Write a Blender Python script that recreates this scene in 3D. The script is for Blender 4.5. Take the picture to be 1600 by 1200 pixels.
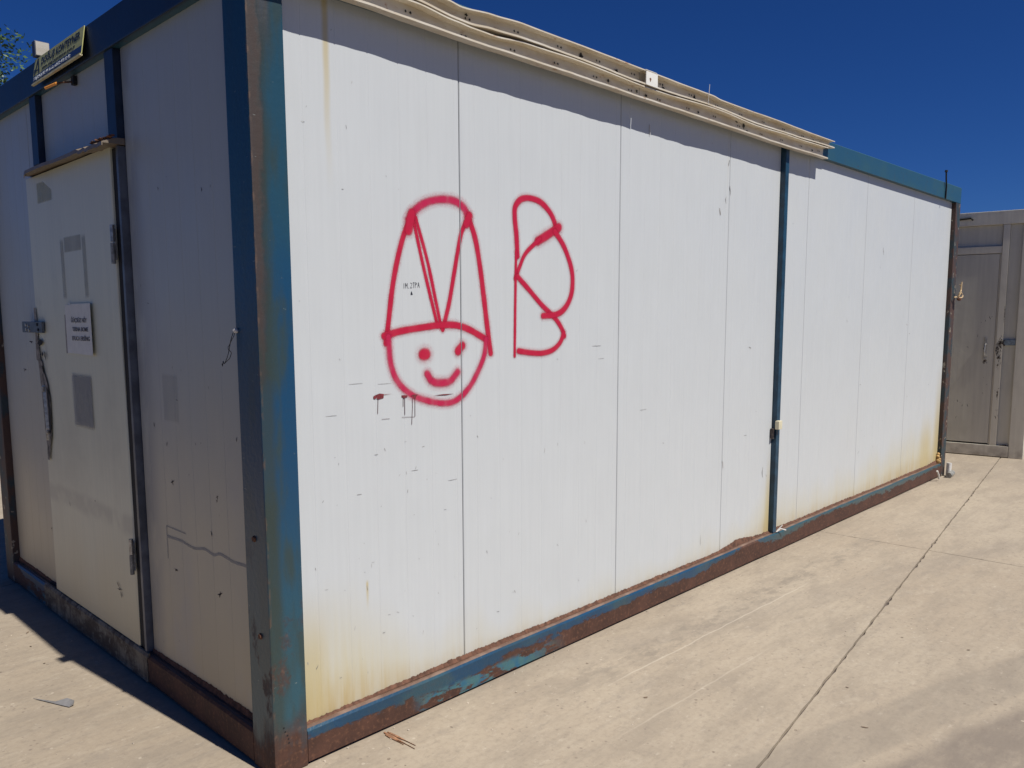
import bpy, bmesh, math, random
from mathutils import Vector, Matrix, noise
R = math.radians
random.seed(7)
scn = bpy.context.scene
for o in list(bpy.data.objects):
    bpy.data.objects.remove(o)

# ------------------------------------------------------------------ camera
yaw, pitch, roll = R(43.91375), R(-6.75631), R(-0.18595)
F = Vector((math.cos(yaw)*math.cos(pitch), math.sin(yaw)*math.cos(pitch), math.sin(pitch)))
Rt = Vector((math.sin(yaw), -math.cos(yaw), 0))
Up = Rt.cross(F)
Rt, Up = Rt*math.cos(roll)+Up*math.sin(roll), Up*math.cos(roll)-Rt*math.sin(roll)
cd = bpy.data.cameras.new('camera')
cam = bpy.data.objects.new('camera', cd)
scn.collection.objects.link(cam)
M = Matrix((Rt, Up, -F)).transposed().to_4x4()
M.translation = Vector((-1.23934, -2.26250, 1.48951))
cam.matrix_world = M
cd.sensor_width = 36
cd.lens = 36*1260.74/1600
cd.shift_y = 45.65/1600
cd.clip_start = 0.02
cd.clip_end = 3000
scn.camera = cam

# ------------------------------------------------------------------ light
SUN = Vector((0.097, -1.0, 1.63)).normalized()
w = bpy.data.worlds.new('World'); scn.world = w; w.use_nodes = True
wn = w.node_tree; wn.nodes.clear()
sky = wn.nodes.new('ShaderNodeTexSky'); sky.sky_type = 'NISHITA'; sky.sun_disc = False
sky.sun_elevation = R(58.4); sky.sun_rotation = math.pi-0.097
sky.altitude = 900; sky.air_density = 0.75; sky.dust_density = 0.9; sky.ozone_density = 5.0
bg = wn.nodes.new('ShaderNodeBackground'); bg.inputs['Strength'].default_value = 0.053
hs = wn.nodes.new('ShaderNodeHueSaturation'); hs.inputs['Saturation'].default_value = 1.2
ow = wn.nodes.new('ShaderNodeOutputWorld')
wn.links.new(sky.outputs[0], hs.inputs['Color']); tn = wn.nodes.new('ShaderNodeMix'); tn.data_type = 'RGBA'; tn.blend_type = 'MULTIPLY'
tn.inputs[0].default_value = 1.0; tn.inputs[7].default_value = (0.40, 0.60, 0.97, 1)
wn.links.new(hs.outputs[0], tn.inputs[6]); wn.links.new(tn.outputs[2], bg.inputs[0]); wn.links.new(bg.outputs[0], ow.inputs[0])
sd = bpy.data.lights.new('sun', 'SUN'); sd.energy = 5.0; sd.angle = R(0.5); sd.color = (1.0, 0.965, 0.91)
sun = bpy.data.objects.new('sun', sd); scn.collection.objects.link(sun)
sun.rotation_euler = SUN.to_track_quat('Z', 'Y').to_euler()
sun.location = (0, 0, 20)
vs = scn.view_settings
scn.display_settings.display_device = 'sRGB'
vs.view_transform = 'Standard'; vs.look = 'None'; vs.gamma = 1; vs.use_curve_mapping = False
vs.exposure = 0.21
scn.render.engine = 'CYCLES'

# ------------------------------------------------------------------ node helper
class N:
    def __init__(s, name, rough=0.5, metal=0.0, spec=0.5):
        s.m = bpy.data.materials.new(name); s.m.use_nodes = True
        s.t = s.m.node_tree; s.t.nodes.clear()
        s.b = s.t.nodes.new('ShaderNodeBsdfPrincipled'); s.o = s.t.nodes.new('ShaderNodeOutputMaterial')
        s.t.links.new(s.b.outputs[0], s.o.inputs[0])
        s.b.inputs['Roughness'].default_value = rough; s.b.inputs['Metallic'].default_value = metal
        s.b.inputs['Specular IOR Level'].default_value = spec
        g = s.t.nodes.new('ShaderNodeNewGeometry'); s.P = g.outputs['Position']; s.Nn = g.outputs['Normal']
        x = s.t.nodes.new('ShaderNodeSeparateXYZ'); s.t.links.new(s.P, x.inputs[0]); s.X, s.Y, s.Z = x.outputs
        x = s.t.nodes.new('ShaderNodeSeparateXYZ'); s.t.links.new(s.Nn, x.inputs[0]); s.NX, s.NY, s.NZ = x.outputs
    def put(s, sock, v):
        if isinstance(v, bpy.types.NodeSocket): s.t.links.new(v, sock)
        elif isinstance(v, (tuple, list)):
            sock.default_value = tuple(v)+((1,) if len(v) == 3 and len(sock.default_value) == 4 else ())
        else: sock.default_value = v
    def math(s, op, a, b=0.0, c=0.0, clamp=False):
        n = s.t.nodes.new('ShaderNodeMath'); n.operation = op; n.use_clamp = clamp
        s.put(n.inputs[0], a); s.put(n.inputs[1], b); s.put(n.inputs[2], c); return n.outputs[0]
    def add(s, a, b): return s.math('ADD', a, b)
    def sub(s, a, b): return s.math('SUBTRACT', a, b)
    def mul(s, a, b): return s.math('MULTIPLY', a, b)
    def sc(s, v, f):
        n = s.t.nodes.new('ShaderNodeVectorMath'); n.operation = 'MULTIPLY'
        s.put(n.inputs[0], v); n.inputs[1].default_value = f; return n.outputs[0]
    def noise(s, scale, f=(1, 1, 1), detail=4, rough=0.55, dist=0.0, vec=None, off=(0, 0, 0)):
        v = s.sc(vec or s.P, f)
        if off != (0, 0, 0):
            a = s.t.nodes.new('ShaderNodeVectorMath'); a.operation = 'ADD'; s.t.links.new(v, a.inputs[0]); a.inputs[1].default_value = off; v = a.outputs[0]
        n = s.t.nodes.new('ShaderNodeTexNoise'); s.t.links.new(v, n.inputs['Vector'])
        n.inputs['Scale'].default_value = scale; n.inputs['Detail'].default_value = detail
        n.inputs['Roughness'].default_value = rough; n.inputs['Distortion'].default_value = dist
        return n.outputs['Fac']
    def voro(s, scale, f=(1, 1, 1), rnd=1.0):
        n = s.t.nodes.new('ShaderNodeTexVoronoi'); s.t.links.new(s.sc(s.P, f), n.inputs['Vector'])
        n.inputs['Scale'].default_value = scale; n.inputs['Randomness'].default_value = rnd; return n
    def step(s, v, a, b, lo=0.0, hi=1.0):
        n = s.t.nodes.new('ShaderNodeMapRange'); n.interpolation_type = 'SMOOTHSTEP'
        s.put(n.inputs[0], v)
        if a < b: vals = (a, b, lo, hi)
        else: vals = (b, a, hi, lo)
        for i, q in enumerate(vals): n.inputs[i+1].default_value = q
        return n.outputs[0]
    def ramp(s, v, pts):
        n = s.t.nodes.new('ShaderNodeValToRGB'); s.put(n.inputs[0], v); e = n.color_ramp.elements
        while len(e) < len(pts): e.new(0.5)
        for k, (p, c) in enumerate(pts):
            e[k].position = p
            e[k].color = (c, c, c, 1) if not isinstance(c, tuple) else c+(1,)
        return n.outputs[0]
    def mix(s, f, a, b, mode='MIX'):
        n = s.t.nodes.new('ShaderNodeMix'); n.data_type = 'RGBA'; n.blend_type = mode
        s.put(n.inputs[0], f); s.put(n.inputs[6], a); s.put(n.inputs[7], b); return n.outputs[2]
    def bump(s, h, strength=0.3, dist=0.01, prev=None):
        n = s.t.nodes.new('ShaderNodeBump'); n.inputs['Strength'].default_value = strength
        n.inputs['Distance'].default_value = dist; s.put(n.inputs['Height'], h)
        if prev is not None: s.t.links.new(prev, n.inputs['Normal'])
        s.t.links.new(n.outputs[0], s.b.inputs['Normal']); return n.outputs[0]
    def color(s, c): s.put(s.b.inputs['Base Color'], c); return s.m
    def rough(s, v): s.put(s.b.inputs['Roughness'], v)

def flat(name, c, rough=0.5, metal=0.0, var=0.15, nscale=25, spec=0.5):
    n = N(name, rough, metal, spec)
    f = n.noise(nscale, detail=5)
    a = tuple(x*(1-var) for x in c); b = tuple(min(1, x*(1+var)) for x in c)
    n.bump(f, 0.15, 0.003)
    return n.color(n.mix(n.step(f, 0.3, 0.7), a, b))

# ---- white sandwich panel (long face)
def mat_panel(name, base, side):
    n = N(name, 0.42)
    ax = n.X if side == 'long' else n.Y
    f3 = (1, 0, 0.035) if side == 'long' else (0, 1, 0.035)
    streak = n.noise(60, f3, 5, 0.6)
    blot = n.noise(1.6, detail=5)
    col = n.mix(n.step(streak, 0.3, 0.7), tuple(c*0.965 for c in base), base)
    col = n.mix(n.mul(n.step(blot, 0.45, 0.75), 0.35), col, tuple(c*k for c, k in zip(base, (0.95, 0.95, 0.94))))
    # rising dirt and rust bleed from the bottom rail
    st2 = n.noise(22, (1, 1, 0.06), 5, 0.65)
    st3 = n.noise(3.1, (1, 1, 0.15), 3, 0.5, off=(3, 1, 0))
    if side == 'long':
        wgt = n.ramp(n.mul(ax, 1/7.0), [(0, 1.0), (0.05, 0.95), (0.10, .42), (0.2, .3), (0.42, .33), (0.475, .5), (0.497, 1.0), (0.503, .62), (0.6, .5), (0.8, .75), (0.93, 1.0)])
    else:
        wgt = n.ramp(n.mul(ax, 1/3.0), [(0, .85), (0.3, .55), (0.5, .75), (0.8, .8), (1, .9)])
    hgt = n.add(n.mul(wgt, 0.34), n.mul(n.sub(st3, 0.5), 0.35))
    zz = n.sub(n.Z, 0.13)
    low = n.math('DIVIDE', zz, n.math('MAXIMUM', hgt, 0.07))
    m = n.mul(n.step(low, 1.5, 0.0), n.step(st2, 0.15, 0.75, 0.45, 1.0))
    m = n.mul(m, n.mul(wgt, 1.2))
    col = n.mix(n.math('MULTIPLY', m, 0.85, clamp=True), col, (0.50, 0.44, 0.26) if side == 'long' else (0.38, 0.32, 0.21))
    m2 = n.mul(n.step(n.math('DIVIDE', zz, n.math('MAXIMUM', n.mul(hgt, 0.45), 0.03)), 1.2, 0.1), n.mul(n.step(st2, 0.25, 0.8, 0.2, 1), wgt))
    col = n.mix(n.math('MULTIPLY', m2, 0.8, clamp=True), col, (0.38, 0.26, 0.10))
    if side == 'long':
        # rusty run at the first rib and beside the middle post
        wob = n.noise(4, (0.2, 1, 1), 3)
        for x0, wd, z0, z1, k in ((0.294, 0.014, 2.5, 1.85, 0.8), (3.462, 0.035, 0.0, 0.75, 0.6), (2.86, .01, 2.5, 2.0, .12), (0.402, 0.006, 0.56, 0.44, .8), (6.84, .13, 0.1, 1.15, .75), (6.5, .16, 0.1, .7, .6), (.17, .07, .1, .62, .55)):
            d = n.math('ABSOLUTE', n.sub(n.add(ax, n.mul(n.sub(wob, 0.5), 0.012)), x0))
            mm = n.mul(n.step(d, wd*1.3, wd*0.2), n.mul(n.step(n.Z, z1, z0), k))
            if z0 < z1: mm = n.mul(n.step(d, wd*1.3, wd*0.2), n.mul(n.step(n.Z, z1, z0+0.2), k))
            if x0 == 0.402: mm = n.mul(mm, n.step(n.Z, .57, .55))
            col = n.mix(mm, col, (0.46, 0.37, 0.17))
    else:
        col = n.mix(n.mul(n.step(n.add(n.Z, n.mul(n.sub(blot, .5), .6)), 1.7, .2), .8), col, (0.50, .425, .275))  # low dust tint, also painting in the warm light bounced off the ground
        # hand grime around the door and diffuse smudges
        sm = n.noise(2.3, (1, 1, 0.6), 4, 0.6, off=(4, 2, 1))
        col = n.mix(n.mul(n.step(sm, 0.5, 0.75), 0.45), col, (0.36, 0.36, 0.37))
        d = n.math('ABSOLUTE', n.sub(ax, 0.99))
        g = n.mul(n.step(d, 0.16, 0.02), n.step(n.noise(5, (1, 1, .5), 4), 0.42, 0.62))
        col = n.mix(n.mul(g, 0.5), col, (0.22, 0.22, 0.23))
    # soiling specks
    v = n.voro(14, (1, 1, 0.6)); sp = n.step(v.outputs['Distance'], 0.05, 0.025)
    keep = n.step(n.noise(6, detail=2), 0.6, 0.66)
    col = n.mix(n.mul(n.mul(sp, keep), 0.5), col, (0.25, 0.22, 0.2))
    n.bump(n.noise(2.2, (1, 1, 0.5), 3), 0.6, 0.014)
    n.rough(n.step(blot, 0.3, 0.8, 0.36, 0.52))
    return n.color(col)

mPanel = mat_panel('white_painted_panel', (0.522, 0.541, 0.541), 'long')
mPanelS = mat_panel('soiled_panel_with_shade', (0.425, 0.445, 0.425), 'short')  # same white paint, soiled, its base darkened to put the end's shade into it

# ---- painted steel: blue coat with worn teal under-coat and rust
BLUE, DBLUE, TEAL, RUST, RUST2 = (0.007, 0.050, 0.112), (0.010, 0.045, 0.085), (0.05, 0.13, 0.14), (0.082, 0.034, 0.020), (0.14, 0.062, 0.032)
def rustcol(n):
    a = n.mix(n.step(n.noise(9, detail=6, rough=0.7), 0.35, 0.7), tuple(c*0.6 for c in RUST), RUST)
    return n.mix(n.step(n.noise(60, detail=4), 0.5, 0.75), a, RUST2)
def bluecol(n):
    a = n.mix(n.step(n.noise(3.0, detail=4), 0.35, 0.65), BLUE, DBLUE)
    return n.mix(n.mul(n.step(n.noise(120, detail=2), 0.5, 0.8), 0.35), a, (0.05, 0.07, 0.07))

def mat_rail(name, axis):
    n = N(name, 0.5)
    ax = n.X if axis == 'x' else n.Y
    L_ = 7.0 if axis == 'x' else 3.0
    big = n.noise(2.4, (1, 1, 4.0), 6, 0.62)
    fine = n.noise(14, (1, 1, 2), 6, 0.7)
    h = n.mul(n.Z, 1/0.13)
    if axis == 'x':
        thr = n.ramp(n.mul(ax, 1/L_), [(0.018, .80), (0.05, .62), (0.075, .52), (0.12, .55), (0.16, .68), (0.25, .70), (0.3, .74), (0.36, .55), (0.42, .82), (0.465, .98), (0.485, .72), (0.515, .62), (0.56, .72), (0.6, .86), (0.75, .72), (0.88, .66), (1, .9)])
    else:
        thr = n.ramp(n.mul(ax, 1/L_), [(0.0, 1.2), (0.33, 1.15), (0.7, .95), (0.8, .5), (0.9, .8), (1, 1.2)])
    q = n.sub(n.add(h, n.add(n.mul(n.sub(big, 0.5), 0.75), n.mul(n.sub(fine, 0.5), 0.65))), thr)
    paint = n.step(q, -0.05, 0.05)
    bl = bluecol(n)
    teal = n.mix(n.step(n.noise(20, detail=4), 0.4, 0.7), TEAL, (0.02, 0.10, 0.17))
    col = n.mix(paint, rustcol(n), n.mix(n.math('MAXIMUM', n.mul(n.step(n.noise(3.3, (1, 1, 2), 4, 0.6, off=(5, 0, 0)), 0.45, 0.6), .6), n.step(ax, 2.7, 3.8)), bl, n.mix(n.step(fine, .4, .65), (0.024, 0.075, 0.092), (.05, .07, .07))))
    tm = n.mul(n.mul(n.step(n.noise(5.4, (1, 1, 3), 5, 0.65, off=(9, 2, 0)), 0.43, 0.48), n.step(h, 0.60, 0.40)), n.mul(n.step(ax, .55, .68), n.step(ax, 1.5, 1.15)) if axis == 'x' else n.mul(n.step(ax, 2.15, 2.3), n.step(ax, 2.7, 2.5)))
    col = n.mix(tm, col, teal)
    # pale scuffs and flakes
    fl = n.step(n.noise(38, (1, 1, 2.2), 5, 0.65, off=(1, 7, 0)), 0.68, 0.72)
    col = n.mix(n.mul(fl, 0.55), col, (0.38, 0.26, 0.16))
    # dust lying on the upward ledge
    dust = n.mix(n.step(n.noise(12, detail=5), 0.4, 0.65), (0.125, 0.072, 0.050), (0.20, 0.130, 0.095))
    if axis == 'y': dust = n.mix(0.75, dust, (0.05, 0.035, 0.03))
    col = n.mix(n.step(n.NZ, 0.75, 0.95), col, dust)
    n.bump(n.add(n.mul(paint, 0.5), n.noise(70, detail=4)), 0.5, 0.003)
    n.rough(n.step(paint, 0, 1, 0.8, 0.38))
    return n.color(col)
mRailL, mRailS = mat_rail('blue_rail_paint_rusting', 'x'), mat_rail('rusted_end_rail', 'y')

def mat_post():
    n = N('blue_post_paint_rusting', 0.42)
    big = n.noise(3.2, (2.5, 2.5, 1), 6, 0.6)
    fine = n.noise(26, (1, 1, .6), 6, 0.7)
    soft = n.noise(4.5, (3, 3, .7), 4, 0.5, off=(2, 2, 2))
    bl = n.mix(n.step(n.Z, 0.3, 1.1), (0.022, 0.075, 0.10), BLUE)
    bl = n.mix(n.step(n.add(n.Z, n.mul(big, .5)), 1.75, 2.15), bl, (0.015, 0.058, 0.09))
    bl = n.mix(n.mul(n.step(soft, 0.44, 0.62), n.step(n.NY, -0.2, -0.9, .3, .85)), bl, (0.030, 0.050, 0.048))
    bl = n.mix(n.mul(n.mul(n.step(n.add(n.X, n.mul(n.sub(big, .5), .05)), .062, .030), .7), n.step(n.NY, -0.6, -0.9)), bl, (0.030, 0.042, 0.034))
    lowr = n.step(n.add(n.Z, n.mul(n.sub(big, 0.5), 0.45)), 0.24, 0.07)
    edge = n.mul(n.step(n.add(n.X, n.add(n.mul(n.sub(big, 0.5), 0.10), n.mul(n.sub(fine, .5), .03))), 0.040, 0.016), n.step(n.add(n.Z, n.mul(n.sub(big, .5), 1.2)), 1.15, 1.6))
    front = n.step(n.NY, -0.6, -0.9)
    edge = n.mul(edge, front)
    top = n.mul(n.mul(n.step(n.math('ABSOLUTE', n.sub(n.X, .055)), .03, .01), n.step(n.Z, 2.2, 2.45)), front)
    patch = n.mul(n.step(n.noise(5, (1.4, 1.4, 1), 5, 0.65, off=(7, 0, 3)), 0.55, 0.63), n.step(n.Z, 1.0, .3))
    r = n.math('MAXIMUM', n.math('MAXIMUM', lowr, n.mul(edge, .72)), n.math('MAXIMUM', n.mul(patch, .7), n.mul(top, .5)))
    r = n.mul(r, n.step(fine, 0.2, 0.5, 0.55, 1))
    # fine chips along the outer arris
    chip = n.mul(n.step(n.math('ABSOLUTE', n.add(n.X, n.Y)), 0.012, 0.002), n.step(fine, 0.48, 0.56))
    arr = n.mul(n.step(n.add(n.X, n.Y), 0.010, 0.003), n.step(n.noise(40, (1, 1, .4), 4), 0.5, 0.6))
    col = n.mix(r, bl, n.mix(n.step(n.Z, .5, .9), rustcol(n), (0.044, 0.019, 0.014)))
    col = n.mix(n.mul(arr, .55), col, (0.12, 0.072, 0.048))
    sc = n.mul(n.step(n.noise(30, (1, 1, 3.5), 3, off=(0, 0, 4)), 0.70, 0.73), 0.6)
    col = n.mix(sc, col, (0.22, 0.25, 0.23))
    n.bump(n.add(n.mul(r, 0.4), n.noise(55, detail=4)), 0.45, 0.002)
    n.rough(n.step(r, 0, 1, 0.34, 0.8))
    return n.color(col)
mPost = mat_post()

def mat_farpost():
    n = N('worn_rusty_post_paint', 0.6)
    b = n.noise(9, (1, 1, .6), 6, .65)
    c = n.mix(n.step(b, .42, .55), (0.022, 0.038, 0.045), (0.065, 0.034, 0.024))
    c = n.mix(n.step(n.noise(18, detail=5, off=(2, 2, 2)), .62, .66), c, (0.28, .24, .18))
    n.bump(b, .4, .003); return n.color(c)
mFarPost = mat_farpost()

def mat_toprail():
    n = N('blue_top_rail_paint', 0.42)
    c = n.mix(n.step(n.noise(2.2, (1, 1, 2), 4), .35, .65), (0.018, 0.075, 0.125), (0.028, 0.085, 0.11))
    s = n.noise(16, (1, 1, .12), 5, .65)
    c = n.mix(n.mul(n.step(s, .58, .72), .55), c, (0.075, .07, .06))
    c = n.mix(n.mul(n.step(n.noise(30, detail=5), .64, .68), .5), c, RUST)
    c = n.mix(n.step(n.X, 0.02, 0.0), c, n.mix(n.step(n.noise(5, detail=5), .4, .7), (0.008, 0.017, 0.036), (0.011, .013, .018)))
    n.bump(n.noise(40, detail=4), .3, .002); return n.color(c)
mTop = mat_toprail()
mMid = flat('blue_mullion_paint', (0.009, 0.043, 0.078), 0.45, var=.35, nscale=12)
mJamb = flat('grey_blue_jamb_paint', (0.09, 0.10, 0.12), 0.4, var=.3, nscale=14)
mDarkBlue = flat('dark_blue_jamb_paint', (0.010, 0.022, 0.048), 0.45, var=.3, nscale=14)

def mat_cream(name, c, rustk):
    n = N(name, 0.5)
    f = n.noise(7, (1, 3, 3), 5, .6)
    col = n.mix(n.step(f, .35, .7), c, tuple(x*k for x, k in zip(c, (.86, .8, .7))))
    r = n.mul(n.step(n.noise(11, (1, 2, 2), 6, .7, off=(3, 3, 0)), .60, .68), rustk)
    col = n.mix(r, col, (0.33, .16, .06))
    n.bump(n.noise(35, detail=3), .25, .002); return n.color(col)
mCream = mat_cream('cream_channel_paint', (0.60, 0.55, 0.46), .75)
def mat_grimy(name):
    n = N(name, 0.75)
    a = n.noise(7, (1, 1, 1.6), 7, .7); b = n.noise(20, (1, 1, .25), 5, .65)
    c = n.mix(n.step(a, .40, .60), (0.20, .175, .125), (0.055, .038, .024))
    c = n.mix(n.mul(n.step(b, .5, .62), .7), c, (0.05, .034, .022))
    c = n.mix(n.mul(n.step(n.noise(28, detail=5, off=(4, 4, 4)), .60, .64), .7), c, (0.24, .22, .17))
    n.bump(n.add(a, b), .6, .004); return n.color(c)
mThresh = mat_grimy('dirty_cream_threshold_paint')
mCap = mat_cream('weathered_drip_cap_paint', (0.19, 0.155, 0.12), .9)

def mat_door():
    n = N('cream_door_paint', 0.4)
    s = n.noise(50, (0, 1, .03), 4)
    c = n.mix(n.step(s, .3, .7), (0.60, .60, .47), (0.64, .63, .49))
    c = n.mix(n.mul(n.step(n.noise(1.8, detail=5, rough=.6), .48, .72), .5), c, (0.48, .47, .37))
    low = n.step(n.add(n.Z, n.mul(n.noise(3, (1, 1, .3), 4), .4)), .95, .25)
    c = n.mix(n.mul(low, .7), c, (0.56, .47, .27))  # low dirt tint doubles as warm ground bounce put into the colour
    # brown splashes
    sp = n.mul(n.step(n.noise(42, (1, 1, .8), 4, .7), .72, .76), .6)
    c = n.mix(sp, c, (0.22, .15, .09))
    # grey scuffed band across the lower door, greenish fade near the top
    bd = n.mul(n.step(n.math('ABSOLUTE', n.sub(n.Z, n.add(.62, n.mul(n.noise(2, detail=2), .04)))), .06, .02), n.step(n.noise(6, detail=3), .3, .55))
    c = n.mix(n.mul(bd, .5), c, (0.36, .345, .29))
    e = n.mul(n.step(n.Y, 1.98, 2.1), n.step(n.math('ABSOLUTE', n.sub(n.Z, 1.2)), .5, .15))
    c = n.mix(n.mul(n.mul(e, n.step(n.noise(9, detail=5), .45, .6)), .45), c, (0.25, .21, .16))
    n.bump(n.noise(3, detail=4), .3, .01); return n.color(c)
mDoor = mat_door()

def mat_residue(name, c, a):
    n = N(name, 0.6)
    tc = n.t.nodes.new('ShaderNodeTexCoord'); x = n.t.nodes.new('ShaderNodeSeparateXYZ'); n.t.links.new(tc.outputs['UV'], x.inputs[0])
    def e(s_):
        d = n.math('MINIMUM', s_, n.sub(1.0, s_)); return n.step(d, 0.0, 0.09)
    al = n.mul(n.mul(e(x.outputs[0]), e(x.outputs[1])), n.step(n.noise(9, detail=4, rough=.55), .3, .7, .75, 1.0))
    n.put(n.b.inputs['Alpha'], n.mul(al, a)); return n.color(c)
mTapeDark = mat_residue('grey_tape_residue', (0.26, .265, .27), .75)
mTapeLine = mat_residue('faint_tape_outline', (0.30, .30, .27), .42)
mScuff = mat_residue('grey_scuff', (0.30, .30, .29), .8)
mSmoke = mat_residue('soft_grey_smudge', (0.30, .31, .31), .16)

def mat_spray(name, c, soft):
    n = N(name, 0.45)
    tc = n.t.nodes.new('ShaderNodeTexCoord'); x = n.t.nodes.new('ShaderNodeSeparateXYZ'); n.t.links.new(tc.outputs['UV'], x.inputs[0])
    d = n.math('ABSOLUTE', n.sub(x.outputs[0], 0.5))              # 0 centre .. 0.5 rim
    g = n.noise(420, detail=2); g2 = n.noise(34, (1, 1, .5), detail=4)
    d2 = n.add(d, n.mul(n.sub(g, 0.5), 0.12 if soft else 0.08))
    al = n.step(d2, 0.335 if soft else .325, 0.075 if soft else 0.13)
    al = n.mul(al, n.step(g2, .28, .68, .74 if soft else .86, 1.0))
    halo = n.mul(n.step(d, .5, .22), n.step(n.noise(300, detail=2), .40, .62, .08, .30))
    al = n.math('MAXIMUM', al, halo)
    # the paint does not bridge the panel joints
    for j in (0.868,):
        al = n.mul(al, n.step(n.math('ABSOLUTE', n.sub(n.X, j)), .0018, .0030))
    n.put(n.b.inputs['Alpha'], al)
    return n.color(n.mix(n.step(g2, .3, .7), c, tuple(q*.85 for q in c)))
mSpray = mat_spray('crimson_spray_paint', (0.50, 0.008, 0.042), False)
mSpraySoft = mat_spray('crimson_spray_paint_thin', (0.52, 0.014, 0.070), True)

# ---- concrete
def mat_concrete():
    n = N('dusty_concrete', 0.85)
    a = n.noise(0.55, detail=6, rough=.6)
    b = n.noise(2.1, (1, 2.6, 1), 7, .65, off=(3, 0, 0))
    f = n.noise(45, detail=6, rough=.7)
    c = n.mix(n.step(a, .3, .7), (0.301, 0.243, 0.176), (0.342, 0.285, 0.211))
    c = n.mix(n.mul(n.step(b, .42, .66), .75), c, (0.256, 0.211, 0.157))
    c = n.mix(n.mul(n.step(n.noise(5.5, (1, 2.2, 1), 6, .7, off=(0, 6, 0)), .5, .7), .45), c, (0.378, 0.321, 0.243))
    c = n.mix(n.mul(n.step(f, .45, .65), .30), c, (0.211, 0.168, 0.122))
    g1 = n.noise(16, (1, 1.7, 1), 8, .78, off=(2, 9, 0))
    c = n.mix(n.mul(n.step(g1, .50, .64), .36), c, (0.19, .155, .12))
    g2_ = n.noise(22, (1, 1.5, 1), 8, .8, off=(8, 1, 0))
    c = n.mix(n.mul(n.step(g2_, .56, .66), .42), c, (0.46, .40, .32))
    ln = n.noise(3.0, (.35, 7, 1), 6, .7, off=(0, 3, 0))
    c = n.mix(n.mul(n.step(ln, .50, .68), .28), c, (0.22, .185, .145))
    # tyre bands crossing the yard obliquely
    tr = n.add(n.mul(n.X, 0.30), n.Y)
    wv = n.mul(n.sub(n.noise(1.0, detail=3), .5), .12)
    tr = n.add(tr, wv)
    def band(c0, wd, k, cc):
        nonlocal c
        d = n.math('ABSOLUTE', n.sub(tr, c0))
        m = n.mul(n.mul(n.step(d, wd, wd*.72), n.step(n.noise(3.2, (1.2, 3, 1), 6, .7), .25, .6, .35, 1)), k)
        c = n.mix(m, c, cc)
    band(-1.22, .30, .75, (0.150, .122, .098)); band(-.78, .13, .35, (0.17, .145, .115)); band(-2.1, .3, .5, (0.15, .12, .095)); band(.35, .12, .2, (0.19, .16, .13))
    # rubber smear running beside the container
    d = n.math('ABSOLUTE', n.sub(n.add(n.Y, n.mul(n.X, .02)), n.add(-.27, wv)))
    m = n.mul(n.mul(n.step(d, .13, .03), n.step(n.noise(7, (1, 2, 1), 6, .75), .45, .62)), n.mul(n.step(n.X, .8, 1.6), n.step(n.X, 5.2, 3.6)))
    c = n.mix(n.mul(m, .6), c, (0.179, 0.150, 0.116))
    # blotches of dark spill
    sp = n.mul(n.step(n.noise(1.3, detail=7, rough=.72, off=(7.3, 1.1, 0)), .66, .72), .35)
    c = n.mix(sp, c, (0.160, 0.144, 0.127))
    # pits, chips and pale crumbs
    v = n.voro(13); k = n.step(n.noise(2.4, detail=2), .42, .58)
    pit = n.mul(n.step(n.add(v.outputs['Distance'], n.mul(n.sub(n.noise(80), .5), .16)), .10, .06), n.mul(k, n.step(v.outputs['Color'], .55, .6)))
    c = n.mix(n.mul(pit, .7), c, (0.122, 0.087, 0.059))
    v3 = n.voro(34); k3 = n.step(n.noise(1.7, detail=3, off=(1, 8, 0)), .36, .56)
    c = n.mix(n.mul(n.mul(n.step(n.add(v3.outputs['Distance'], n.mul(n.sub(n.noise(120), .5), .2)), .22, .13), n.mul(k3, n.step(v3.outputs['Color'], .6, .65))), .6), c, (0.17, .13, .10))
    v2 = n.voro(17); k2 = n.step(n.noise(3.1, detail=2, off=(5, 5, 0)), .45, .56)
    cr = n.mul(n.step(n.add(v2.outputs['Distance'], n.mul(n.sub(n.noise(90), .5), .16)), .12, .09), n.mul(k2, n.step(v2.outputs['Color'], .5, .55)))
    c = n.mix(n.mul(cr, .55), c, (0.448, 0.384, 0.297))
    for yy, x0_, x1_, kk in ((.335, 1.2, 3.2, .5), (.62, .9, 2.2, .3)):      # pale drag scratches
        dl = n.math('ABSOLUTE', n.add(n.add(n.Y, n.mul(n.X, .025)), n.add(yy, n.mul(n.sub(n.noise(6, detail=2), .5), .02))))
        c = n.mix(n.mul(n.mul(n.step(dl, .006, .002), n.mul(n.step(n.X, x0_, x0_+.3), n.step(n.X, x1_, x1_-.3))), kk), c, (0.44, .38, .30))
    dk = n.mul(n.step(n.noise(3.6, (1, 1.6, 1), 8, .75, off=(11, 4, 0)), .56, .70), .4)
    c = n.mix(dk, c, (0.215, .180, .145))
    h = n.sub(n.add(n.mul(n.noise(30, detail=7, rough=.7), .6), n.mul(n.noise(5, (1, 1.8, 1), 5, .6), .7)), n.mul(pit, .8))
    n.bump(n.add(h, n.mul(g1, .2)), .45, .006)
    return n.color(c)
mConc = mat_concrete()
mOuterDark = flat('added_dark_ground', (0.085, .078, .068), .95, var=.3, nscale=.8)  # dark surface added outside the view to cut bounced light
mJoint = flat('joint_grime', (0.10, .08, .065), .95, var=.3, nscale=30)

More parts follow.
